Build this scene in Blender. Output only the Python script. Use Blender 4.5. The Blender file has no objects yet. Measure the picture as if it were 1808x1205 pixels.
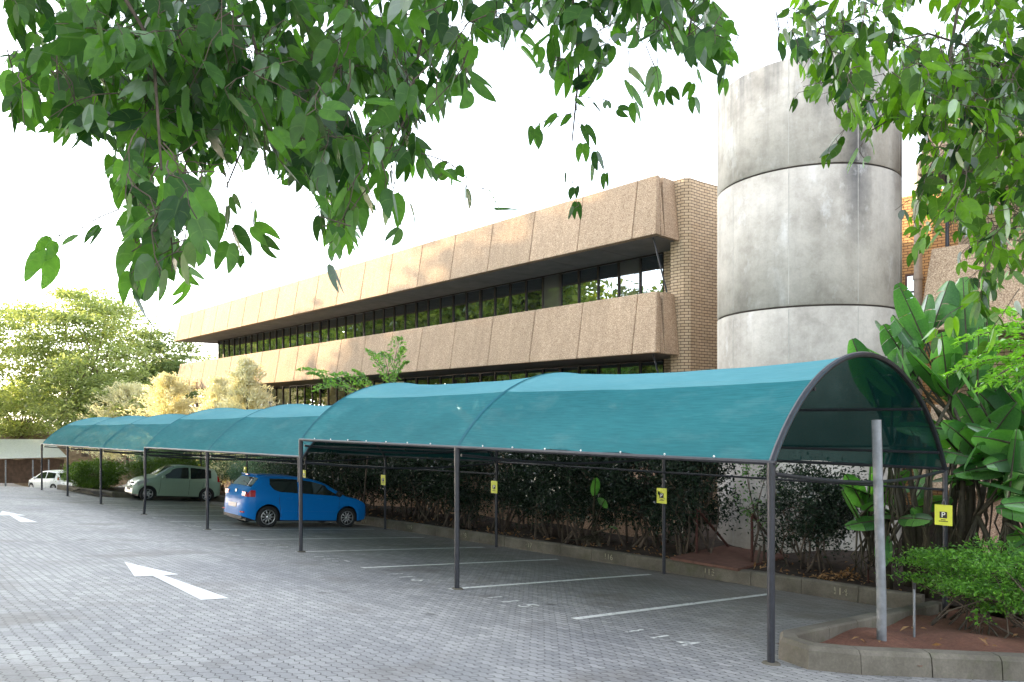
import bpy, bmesh, math, random
import numpy as np
from mathutils import Vector, Matrix

# ------------------------------------------------------------------ camera, sky, sun, exposure
C = bpy.context.scene.collection
F_PX, CX, HY, CAMZ = 1290.0, 904.0, 737.0, 1.68
RGT = np.array((.6793, .7339)); FWD = np.array((-.7339, .6793))
cam_d = bpy.data.cameras.new('camera'); cam = bpy.data.objects.new('camera', cam_d); C.objects.link(cam)
cam.location = (0, 0, CAMZ)
cam.rotation_euler = (math.pi/2, 0, math.atan2(-FWD[0], FWD[1]))
cam_d.sensor_width = 36; cam_d.lens = 36*F_PX/1808; cam_d.shift_y = (HY-602.5)/1808
cam_d.clip_start = .05; cam_d.clip_end = 2000
bpy.context.scene.camera = cam

SUN_EL = math.radians(15); SUN_AZ = math.atan2(-.905, -.425)      # direction to the sun (x, y)
world = bpy.data.worlds.new('World'); bpy.context.scene.world = world; world.use_nodes = True
wn = world.node_tree.nodes; wl = world.node_tree.links
sky = wn.new('ShaderNodeTexSky'); sky.sky_type = 'NISHITA'; sky.sun_disc = False
sky.sun_elevation = SUN_EL; sky.sun_rotation = SUN_AZ
sky.air_density = 1.0; sky.dust_density = 1.0; sky.ozone_density = 1.0
hs = wn.new('ShaderNodeHueSaturation'); hs.inputs['Saturation'].default_value = .38
wl.new(sky.outputs[0], hs.inputs['Color']); wl.new(hs.outputs[0], wn['Background'].inputs[0])
wn['Background'].inputs[1].default_value = .15
sd = bpy.data.lights.new('sun', 'SUN'); sd.energy = 2.0; sd.angle = math.radians(.5); sd.color = (1, .74, .44)
so = bpy.data.objects.new('sun', sd); C.objects.link(so)
sdir = Vector((math.sin(SUN_AZ)*math.cos(SUN_EL), math.cos(SUN_AZ)*math.cos(SUN_EL), math.sin(SUN_EL)))
so.rotation_euler = sdir.to_track_quat('Z', 'Y').to_euler(); so.location = (0, 0, 40)
vs = bpy.context.scene.view_settings
vs.view_transform = 'Standard'; vs.look = 'None'; vs.gamma = 1; vs.exposure = 2.85
bpy.context.scene.cycles.max_bounces = 8; bpy.context.scene.cycles.transparent_max_bounces = 12
bpy.context.scene.cycles.use_denoising = True

# ------------------------------------------------------------------ coordinates
def ray(px, py):
    a = (px-CX)/F_PX
    return np.array((*(RGT*a+FWD), (HY-py)/F_PX))
def pt(px, py, d):
    return np.array((0, 0, CAMZ)) + ray(px, py)*d
def onY(px, py, Y):
    r = ray(px, py); return np.array((0, 0, CAMZ)) + r*(Y/r[1])
def proj(p):
    d = p[0]*FWD[0]+p[1]*FWD[1]; x = p[0]*RGT[0]+p[1]*RGT[1]
    return CX+F_PX*x/d, HY-F_PX*(p[2]-CAMZ)/d, d
def gz(x, y):
    z = .0242*x - .1018*max(min(y, 13.0), -8.0)
    if x < -42: z += .05*(x+42) if x > -75 else -1.65
    return z
def gnd(px, py):
    r = ray(px, py); t = CAMZ/(-(r[2]-.0242*r[0]+.1018*r[1])); return np.array((0, 0, CAMZ))+r*t
V = Vector

# ------------------------------------------------------------------ object helpers
def tag(o, label=None, cat=None, group=None, kind=None):
    if label: o['label'] = label
    if cat: o['category'] = cat
    if group: o['group'] = group
    if kind: o['kind'] = kind
    return o
def empty(name, loc=(0, 0, 0), rz=0):
    o = bpy.data.objects.new(name, None); C.objects.link(o); o.location = loc; o.rotation_euler = (0, 0, rz)
    o.empty_display_size = .2
    return o
def thing(name, label, cat, loc=(0, 0, 0), rz=0, group=None):
    return tag(empty(name, loc, rz), label, cat, group)
def link(name, me, mat, parent=None, smooth=False):
    o = bpy.data.objects.new(name, me); C.objects.link(o)
    for m in (mat if isinstance(mat, (list, tuple)) else [mat]): me.materials.append(m)
    if parent: o.parent = parent
    if smooth: me.polygons.foreach_set('use_smooth', [True]*len(me.polygons))
    return o
def copy_tree(o, parent=None):
    c = o.copy(); C.objects.link(c); c.parent = parent
    for ch in [k for k in o.children]: copy_tree(ch, c)
    return c

class MB:
    def __init__(s): s.v = []; s.f = []; s.mi = []
    def add(s, vs, fs, mi=0):
        b = len(s.v); s.v += [tuple(float(k) for k in v) for v in vs]
        s.f += [tuple(b+i for i in f) for f in fs]; s.mi += [mi]*len(fs); return s
    def box(s, lo, hi, mi=0, M=None):
        x0, y0, z0 = lo; x1, y1, z1 = hi
        vs = [(x0, y0, z0), (x1, y0, z0), (x1, y1, z0), (x0, y1, z0), (x0, y0, z1), (x1, y0, z1), (x1, y1, z1), (x0, y1, z1)]
        if M is not None: vs = [M @ V(v) for v in vs]
        return s.add(vs, [(3, 2, 1, 0), (4, 5, 6, 7), (0, 1, 5, 4), (1, 2, 6, 5), (2, 3, 7, 6), (3, 0, 4, 7)], mi)
    def tube(s, pts, r, n=8, cap=True, mi=0):
        pts = [V(p) for p in pts]; m = len(pts); rs = r if isinstance(r, (list, tuple)) else [r]*m
        up = None; vs = []
        for i, p in enumerate(pts):
            t = (pts[min(i+1, m-1)]-pts[max(i-1, 0)])
            t = t.normalized() if t.length > 1e-9 else V((0, 0, 1))
            if up is None: up = V((0, 0, 1)) if abs(t.z) < .9 else V((1, 0, 0))
            a = t.cross(up)
            if a.length < 1e-4: a = t.cross(V((0, 1, .3)))
            a.normalize(); b = a.cross(t).normalized(); up = b
            for k in range(n):
                an = 2*math.pi*k/n; vs.append(p+a*math.cos(an)*rs[i]+b*math.sin(an)*rs[i])
        fs = [(i*n+k, i*n+(k+1) % n, (i+1)*n+(k+1) % n, (i+1)*n+k) for i in range(m-1) for k in range(n)]
        if cap: fs += [tuple(range(n))[::-1], tuple((m-1)*n+k for k in range(n))]
        return s.add(vs, fs, mi)
    def lathe(s, prof, n=24, M=None, mi=0):
        vs = []
        for r, z in prof:
            for k in range(n):
                a = 2*math.pi*k/n; v = V((r*math.cos(a), r*math.sin(a), z)); vs.append(M @ v if M is not None else v)
        m = len(prof)
        return s.add(vs, [(i*n+k, i*n+(k+1) % n, (i+1)*n+(k+1) % n, (i+1)*n+k) for i in range(m-1) for k in range(n)], mi)
    def grid(s, P, mi=0):            # P[i][j]
        n, m = len(P), len(P[0])
        return s.add([p for row in P for p in row],
                     [(i*m+j, i*m+j+1, (i+1)*m+j+1, (i+1)*m+j) for i in range(n-1) for j in range(m-1)], mi)
    def mesh(s, name):
        me = bpy.data.meshes.new(name); me.from_pydata(s.v, [], s.f)
        if any(s.mi): me.polygons.foreach_set('material_index', s.mi)
        me.update(); return me
    def build(s, name, mat, parent=None, smooth=False):
        return link(name, s.mesh(name), mat, parent, smooth)
def uv_fn(o, fn):
    me = o.data; uv = me.uv_layers.new(name='UVMap')
    for p in me.polygons:
        for li in p.loop_indices:
            uv.data[li].uv = fn(me.vertices[me.loops[li].vertex_index].co, p.normal)
    return o
def bevel(o, w=.01, seg=2):
    b = o.modifiers.new('bevel', 'BEVEL'); b.width = w; b.segments = seg; b.limit_method = 'ANGLE'; return o

# ------------------------------------------------------------------ materials
class NT:
    def __init__(s, name):
        s.m = bpy.data.materials.new(name); s.m.use_nodes = True
        s.n = s.m.node_tree.nodes; s.l = s.m.node_tree.links; s.b = s.n['Principled BSDF']; s.out = s.n['Material Output']
    def new(s, t, **k):
        n = s.n.new(t)
        for a, v in k.items(): setattr(n, a, v)
        return n
    def set(s, node, **k):
        for a, v in k.items(): node.inputs[a.replace('_', ' ')].default_value = v
        return node
    def pos(s): return s.new('ShaderNodeNewGeometry').outputs['Position']
    def map(s, vec, scale=(1, 1, 1), loc=(0, 0, 0), rot=(0, 0, 0)):
        m = s.new('ShaderNodeMapping'); m.inputs['Scale'].default_value = scale; m.inputs['Location'].default_value = loc
        m.inputs['Rotation'].default_value = rot; s.l.new(vec, m.inputs['Vector']); return m.outputs[0]
    def noise(s, vec, scale, detail=4, rough=.55):
        t = s.new('ShaderNodeTexNoise'); t.inputs['Scale'].default_value = scale; t.inputs['Detail'].default_value = detail
        t.inputs['Roughness'].default_value = rough
        if vec is not None: s.l.new(vec, t.inputs['Vector'])
        return t.outputs['Fac']
    def ramp(s, fac, stops, interp='LINEAR'):
        r = s.new('ShaderNodeValToRGB'); r.color_ramp.interpolation = interp; e = r.color_ramp.elements
        while len(e) < len(stops): e.new(.5)
        for el, (p, c) in zip(e, stops):
            el.position = p; el.color = (*c, 1) if len(c) == 3 else c
        s.l.new(fac, r.inputs[0]); return r.outputs[0]
    def mix(s, fac, a, b, mode='MIX'):
        m = s.new('ShaderNodeMix', data_type='RGBA', blend_type=mode)
        for sock, v in ((m.inputs[0], fac), (m.inputs[6], a), (m.inputs[7], b)):
            if hasattr(v, 'is_linked') or hasattr(v, 'node'): s.l.new(v, sock)
            else: sock.default_value = v if not isinstance(v, tuple) or len(v) == 4 else (*v, 1)
        return m.outputs[2]
    def math(s, op, a, b=None, c=None):
        m = s.new('ShaderNodeMath', operation=op)
        for i, v in enumerate((a, b, c)):
            if v is None: continue
            if hasattr(v, 'node'): s.l.new(v, m.inputs[i])
            else: m.inputs[i].default_value = v
        return m.outputs[0]
    def bump(s, h, strength=.3, dist=.01):
        b = s.new('ShaderNodeBump'); b.inputs['Strength'].default_value = strength; b.inputs['Distance'].default_value = dist
        s.l.new(h, b.inputs['Height']); s.l.new(b.outputs[0], s.b.inputs['Normal'])
    def col(s, c): s.l.new(c, s.b.inputs['Base Color']); return s
    def rough(s, r): s.b.inputs['Roughness'].default_value = r; return s

def plain(name, c, rough=.6, metal=0, var=.12, scale=8, spec=.5, coat=0):
    t = NT(name); n = t.noise(t.new('ShaderNodeTexCoord').outputs['Object'], scale, 5)
    t.col(t.ramp(n, [(.25, tuple(k*(1-var) for k in c)), (.75, tuple(min(1, k*(1+var)) for k in c))])).rough(rough)
    t.b.inputs['Metallic'].default_value = metal; t.b.inputs['Specular IOR Level'].default_value = spec
    t.b.inputs['Coat Weight'].default_value = coat
    return t.m
def leafmat(name, c1, c2, trans=.45, tcol=None, gloss=.10, rough=.38, spot=38, vein=False):
    t = NT(name); g = t.new('ShaderNodeNewGeometry')
    c = t.ramp(g.outputs['Random Per Island'], [(0, c1), (1, c2)])
    bl = t.noise(t.pos(), spot, 3, .6); c = t.mix(.8, c, t.ramp(bl, [(.3, (.72, .76, .72)), (.55, (1.05, 1.05, 1.0)), (.72, (1.3, 1.22, 1.05))]), 'MULTIPLY')
    if vein:
        sp_ = t.new('ShaderNodeSeparateXYZ'); t.l.new(t.new('ShaderNodeTexCoord').outputs['UV'], sp_.inputs[0])
        au = t.math('ABSOLUTE', sp_.outputs[0]); q = t.math('DIVIDE', au, t.math('ADD', sp_.outputs[1], .10)); v_ = None
        for k_, w_ in ((0.0, .03), (.34, .012), (.75, .014)):
            e_ = t.math('LESS_THAN', t.math('ABSOLUTE', t.math('SUBTRACT', q, k_)), w_); v_ = e_ if v_ is None else t.math('MAXIMUM', v_, e_)
        c = t.mix(t.math('MULTIPLY', v_, .16), c, (.16, .26, .08))
    d = t.new('ShaderNodeBsdfDiffuse'); t.l.new(c, d.inputs[0])
    tr = t.new('ShaderNodeBsdfTranslucent')
    tc = t.mix(1.0, c, tcol or (2.2, 2.2, .9), 'MULTIPLY'); t.l.new(tc, tr.inputs[0])
    gl = t.new('ShaderNodeBsdfGlossy'); gl.inputs['Roughness'].default_value = rough; gl.inputs[0].default_value = (1, 1, 1, 1)
    m1 = t.new('ShaderNodeMixShader'); m1.inputs[0].default_value = trans
    t.l.new(d.outputs[0], m1.inputs[1]); t.l.new(tr.outputs[0], m1.inputs[2])
    fr = t.new('ShaderNodeFresnel'); fr.inputs[0].default_value = 1.4
    k = t.math('MULTIPLY_ADD', fr.outputs[0], .14, gloss*.12)
    m2 = t.new('ShaderNodeMixShader'); t.l.new(k, m2.inputs[0])
    t.l.new(m1.outputs[0], m2.inputs[1]); t.l.new(gl.outputs[0], m2.inputs[2])
    t.l.new(m2.outputs[0], t.out.inputs[0]); return t.m

def mat_paving():
    t = NT('paving_blocks'); sep = t.new('ShaderNodeSeparateXYZ'); t.l.new(t.pos(), sep.inputs[0])
    x, y = sep.outputs[0], sep.outputs[1]
    wob = t.noise(t.map(t.pos(), (.6, .6, .6)), 1, 2)
    zx = t.math('PINGPONG', x, .05); zy = t.math('PINGPONG', y, .05)
    xx = t.math('ADD', t.math('MULTIPLY_ADD', zy, .35, x), t.math('MULTIPLY', wob, .12))
    yy = t.math('ADD', t.math('MULTIPLY_ADD', zx, .5, y), t.math('MULTIPLY', wob, .12))
    cb = t.new('ShaderNodeCombineXYZ'); t.l.new(xx, cb.inputs[0]); t.l.new(yy, cb.inputs[1])
    br = t.new('ShaderNodeTexBrick'); br.offset = .5
    t.set(br, Scale=1.0, Mortar_Size=.0055, Mortar_Smooth=.35, Bias=0.0, Brick_Width=.20, Row_Height=.10,
          Color1=(.21, .21, .212, 1), Color2=(.305, .303, .30, 1), Mortar=(.035, .032, .03, 1))
    t.l.new(cb.outputs[0], br.inputs['Vector'])
    big = t.noise(t.pos(), .35, 5, .6); fine = t.noise(t.pos(), 60, 3, .7)
    c = t.mix(.75, br.outputs[0], t.ramp(big, [(.3, (.70, .70, .73)), (.7, (1.25, 1.23, 1.18))]), 'MULTIPLY')
    c = t.mix(.5, c, t.ramp(fine, [(.3, (.65, .65, .65)), (.7, (1.35, 1.35, 1.35))]), 'MULTIPLY')
    # oil and soil stains
    st = t.noise(t.map(t.pos(), (.9, .55, 1), (3, 1, 0)), 1.0, 6, .62)
    c = t.mix(t.ramp(st, [(.54, (0, 0, 0)), (.70, (.6, .6, .6))]), c, (.11, .095, .08))
    ol = t.noise(t.map(t.pos(), (1.6, 1.2, 1), (8, 2, 0)), 1.0, 5, .6)
    c = t.mix(t.ramp(ol, [(.66, (0, 0, 0)), (.76, (.8, .8, .8))]), c, (.045, .04, .036))
    ty = t.noise(t.map(t.pos(), (.12, 2.6, 1), (1, 5, 0)), 1.0, 4, .6)
    c = t.mix(t.ramp(ty, [(.55, (0, 0, 0)), (.72, (.38, .38, .38))]), c, (.11, .11, .115))
    # brown soil washed over the bays near the beds
    msk = t.ramp(y, [(0.0, (0, 0, 0)), (1.0, (1, 1, 1))])
    mr = t.new('ShaderNodeMapRange'); mr.inputs[1].default_value = 7.0; mr.inputs[2].default_value = 12.4; t.l.new(y, mr.inputs[0])
    c = t.mix(t.math('MULTIPLY', mr.outputs[0], t.math('MULTIPLY', t.noise(t.pos(), .8, 5), .9)), c, (.13, .095, .062))
    t.col(c).rough(.62)
    t.bump(t.math('ADD', t.math('MULTIPLY', br.outputs['Fac'], -1.0), t.math('MULTIPLY', fine, .25)), .5, .006)
    return t.m
def mat_aggregate(name, tint=(1, 1, 1)):
    t = NT(name); p = t.pos()
    vo = t.new('ShaderNodeTexVoronoi'); vo.inputs['Scale'].default_value = 66; t.l.new(p, vo.inputs['Vector'])
    sp = t.new('ShaderNodeSeparateColor'); t.l.new(vo.outputs['Color'], sp.inputs[0])
    st = t.ramp(sp.outputs[0], [(0, (.20, .14, .098)), (.3, (.315, .23, .165)), (.65, (.40, .305, .225)), (1, (.56, .46, .36))])
    big = t.noise(t.map(p, (1, 1, .35)), .9, 5, .6)
    c = t.mix(.45, st, t.ramp(big, [(.3, (.82, .8, .78)), (.7, (1.15, 1.14, 1.12))]), 'MULTIPLY')
    streak = t.noise(t.map(p, (5, 5, .25)), 1.0, 4, .6)
    c = t.mix(.35, c, t.ramp(streak, [(.35, (.7, .68, .66)), (.6, (1.08, 1.08, 1.08))]), 'MULTIPLY')
    c = t.mix(1.0, c, tint, 'MULTIPLY')
    oi = t.new('ShaderNodeObjectInfo').outputs['Random']
    c = t.mix(1.0, c, t.ramp(oi, [(0, (.90, .895, .88)), (1, (1.08, 1.07, 1.06))]), 'MULTIPLY')
    t.col(c).rough(.85); t.bump(vo.outputs['Distance'], .5, .012); return t.m
def mat_brick(name, c1, c2, mortar):
    t = NT(name); uv = t.new('ShaderNodeTexCoord').outputs['UV']
    br = t.new('ShaderNodeTexBrick'); br.offset = .5
    t.set(br, Scale=1.0, Mortar_Size=.0095, Mortar_Smooth=.25, Bias=0.0, Brick_Width=.232, Row_Height=.085,
          Color1=(*c1, 1), Color2=(*c2, 1), Mortar=(*mortar, 1))
    t.l.new(uv, br.inputs['Vector'])
    n = t.noise(t.pos(), 1.2, 5); f = t.noise(t.pos(), 50, 3)
    c = t.mix(.6, br.outputs[0], t.ramp(n, [(.3, (.78, .76, .74)), (.7, (1.16, 1.15, 1.12))]), 'MULTIPLY')
    c = t.mix(.4, c, t.ramp(f, [(.3, (.7, .7, .7)), (.7, (1.2, 1.2, 1.2))]), 'MULTIPLY')
    t.col(c).rough(.8); t.bump(t.math('MULTIPLY', br.outputs['Fac'], -1.0), .8, .012); return t.m
def mat_tower():
    t = NT('weathered_concrete'); p = t.pos()
    a = t.noise(p, .9, 7, .62)
    c = t.ramp(a, [(.28, (.26, .24, .21)), (.5, (.425, .395, .352)), (.75, (.55, .515, .465))])
    s = t.noise(t.map(p, (3.2, 3.2, .16)), 1, 6, .65)
    c = t.mix(.32, c, t.ramp(s, [(.3, (.62, .61, .6)), (.55, (1.05, 1.05, 1.04))]), 'MULTIPLY')
    # black run-off streaks from the top edge
    sep = t.new('ShaderNodeSeparateXYZ'); t.l.new(p, sep.inputs[0])
    mr = t.new('ShaderNodeMapRange'); mr.inputs[1].default_value = 7.2; mr.inputs[2].default_value = 9.4; t.l.new(sep.outputs[2], mr.inputs[0])
    s2 = t.noise(t.map(p, (2.6, 2.6, .22), (7, 3, 0)), 1.3, 5, .6)
    k = t.math('MULTIPLY', mr.outputs[0], t.ramp(s2, [(.42, (0, 0, 0)), (.62, (1, 1, 1))]))
    c = t.mix(t.math('MULTIPLY', k, .75), c, (.12, .12, .12))
    # one dark stain running down the upper joint
    q = onstain
    dx = t.math('SUBTRACT', sep.outputs[0], float(q[0])); dy = t.math('SUBTRACT', sep.outputs[1], float(q[1]))
    dz = t.math('MULTIPLY', t.math('SUBTRACT', sep.outputs[2], float(q[2])), .17)
    wob = t.math('MULTIPLY', t.math('SUBTRACT', t.noise(p, 2.0, 4), .5), .35)
    r2 = t.math('SQRT', t.math('ADD', t.math('ADD', t.math('POWER', dx, 2.0), t.math('POWER', dy, 2.0)), t.math('POWER', dz, 2.0)))
    c = t.mix(t.ramp(t.math('ADD', r2, wob), [(.05, (.8, .8, .8)), (.36, (0, 0, 0))]), c, (.085, .085, .09))
    f = t.noise(p, 24, 4, .7)
    c = t.mix(.3, c, t.ramp(f, [(.3, (.8, .8, .8)), (.7, (1.15, 1.15, 1.15))]), 'MULTIPLY')
    pale = t.noise(t.map(p, (1, 1, .6), (1, 9, 4)), 1.6, 6, .7)
    c = t.mix(t.ramp(pale, [(.56, (0, 0, 0)), (.72, (.6, .6, .6))]), c, (.66, .65, .63))
    sp2 = t.noise(p, 5.5, 6, .7); c = t.mix(.45, c, t.ramp(sp2, [(.32, (.72, .715, .70)), (.5, (1, 1, 1)), (.7, (1.12, 1.11, 1.08))]), 'MULTIPLY')
    t.b.inputs['Specular IOR Level'].default_value = .1
    t.col(c).rough(.9); t.bump(f, .3, .012); return t.m
onstain = (-6.30, 15.62, 6.90)
def mat_net(name, c, c2, transp=.10, transl=.08):
    t = NT(name); p = t.new('ShaderNodeTexCoord').outputs['UV']
    w = t.noise(t.map(p, (3, 46, 1)), 1.0, 4, .7); f = t.noise(t.map(p, (160, 160, 1)), 1.0, 2)
    big = t.noise(t.map(p, (.35, .8, 1)), 1.0, 4)
    col = t.ramp(t.math('ADD', t.math('MULTIPLY', w, .6), t.math('MULTIPLY', big, .4)), [(.36, c), (.62, c2)])
    du = t.noise(t.map(p, (1.1, 2.2, 1), (3, 8, 0)), 1.0, 6, .7); col = t.mix(t.ramp(du, [(.52, (0, 0, 0)), (.75, (.20, .20, .20))]), col, (.20, .30, .29))     # dust
    col = t.mix(.35, col, t.ramp(f, [(.35, (.75, .75, .75)), (.65, (1.25, 1.25, 1.25))]), 'MULTIPLY')
    col = t.mix(t.new('ShaderNodeNewGeometry').outputs['Backfacing'], col, (.003, .040, .042))     # shade under the canopy put into the underside colour
    d = t.new('ShaderNodeBsdfDiffuse'); t.l.new(col, d.inputs[0])
    bp = t.new('ShaderNodeBump'); bp.inputs['Strength'].default_value = .35; bp.inputs['Distance'].default_value = .02; t.l.new(w, bp.inputs['Height']); t.l.new(bp.outputs[0], d.inputs['Normal'])
    tl = t.new('ShaderNodeBsdfTranslucent'); t.l.new(t.mix(1.0, col, (.9, 1.05, 1.0), 'MULTIPLY'), tl.inputs[0])
    gl = t.new('ShaderNodeBsdfGlossy'); gl.inputs['Roughness'].default_value = .5
    tp = t.new('ShaderNodeBsdfTransparent'); tp.inputs[0].default_value = (.70, .95, .90, 1)
    a = t.new('ShaderNodeMixShader'); a.inputs[0].default_value = transl; t.l.new(d.outputs[0], a.inputs[1]); t.l.new(tl.outputs[0], a.inputs[2])
    b = t.new('ShaderNodeMixShader'); b.inputs[0].default_value = .02; t.l.new(a.outputs[0], b.inputs[1]); t.l.new(gl.outputs[0], b.inputs[2])
    e = t.new('ShaderNodeMixShader')
    t.l.new(t.math('MULTIPLY', t.ramp(f, [(.4, (.4, .4, .4)), (.6, (1.6, 1.6, 1.6))]), transp), e.inputs[0])
    t.l.new(b.outputs[0], e.inputs[1]); t.l.new(tp.outputs[0], e.inputs[2]); t.l.new(e.outputs[0], t.out.inputs[0]); return t.m
def mat_glass(dc=(.012, .012, .015), k=.29):
    t = NT('office_glazing')
    d = t.new('ShaderNodeBsdfDiffuse'); d.inputs[0].default_value = (*dc, 1)
    g = t.new('ShaderNodeBsdfGlossy'); g.inputs['Roughness'].default_value = .0; g.inputs[0].default_value = (.78, .90, 1, 1)
    n = t.noise(t.pos(), .8, 2); bp = t.new('ShaderNodeBump'); bp.inputs['Strength'].default_value = .02; bp.inputs['Distance'].default_value = .05
    t.l.new(n, bp.inputs['Height']); t.l.new(bp.outputs[0], g.inputs['Normal'])
    m = t.new('ShaderNodeMixShader'); m.inputs[0].default_value = k
    t.l.new(d.outputs[0], m.inputs[1]); t.l.new(g.outputs[0], m.inputs[2]); t.l.new(m.outputs[0], t.out.inputs[0]); return t.m
def mat_soil(name, c1, c2, c3):
    t = NT(name); a = t.noise(t.pos(), 1.7, 7, .65); f = t.noise(t.pos(), 30, 4, .7)
    c = t.ramp(a, [(.3, c1), (.5, c2), (.7, c3)])
    c = t.mix(.7, c, t.ramp(f, [(.3, (.5, .5, .5)), (.7, (1.4, 1.4, 1.4))]), 'MULTIPLY')
    t.col(c).rough(.95); t.bump(f, .7, .03); return t.m
def mat_bark(name, c1, c2):
    t = NT(name); a = t.noise(t.map(t.pos(), (6, 6, 1.2)), 3, 6, .65)
    t.col(t.ramp(a, [(.3, c1), (.7, c2)])).rough(.9); t.bump(a, .6, .02); return t.m
def mat_kerb():
    t = NT('kerb_concrete'); p = t.pos(); a = t.noise(p, 1.4, 7, .65)
    c = t.ramp(a, [(.3, (.065, .056, .042)), (.5, (.115, .10, .078)), (.72, (.185, .162, .13))])
    mo = t.noise(t.map(p, (1, 1, 1), (4, 4, 4)), 2.4, 6, .7)
    c = t.mix(t.ramp(mo, [(.5, (0, 0, 0)), (.66, (.6, .6, .6))]), c, (.07, .072, .035))
    f = t.noise(p, 40, 4, .7); c = t.mix(.5, c, t.ramp(f, [(.3, (.65, .65, .65)), (.7, (1.3, 1.3, 1.3))]), 'MULTIPLY')
    t.col(c).rough(.9); t.bump(f, .3, .01); return t.m
def mat_paint(name, c, wear=.5):
    t = NT(name); p = t.pos(); n = t.noise(p, 7, 6, .7); br = t.noise(p, 34, 3)
    k = t.ramp(t.math('ADD', t.math('MULTIPLY', n, .7), t.math('MULTIPLY', br, .3)), [(wear-.06, (1, 1, 1)), (wear+.06, (0, 0, 0))])
    d = t.b; t.l.new(t.ramp(br, [(.3, tuple(x*.85 for x in c)), (.7, c)]), d.inputs['Base Color']); d.inputs['Roughness'].default_value = .7
    tp = t.new('ShaderNodeBsdfTransparent'); m = t.new('ShaderNodeMixShader')
    t.l.new(k, m.inputs[0]); t.l.new(d.outputs[0], m.inputs[1]); t.l.new(tp.outputs[0], m.inputs[2]); t.l.new(m.outputs[0], t.out.inputs[0]); return t.m

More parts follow.
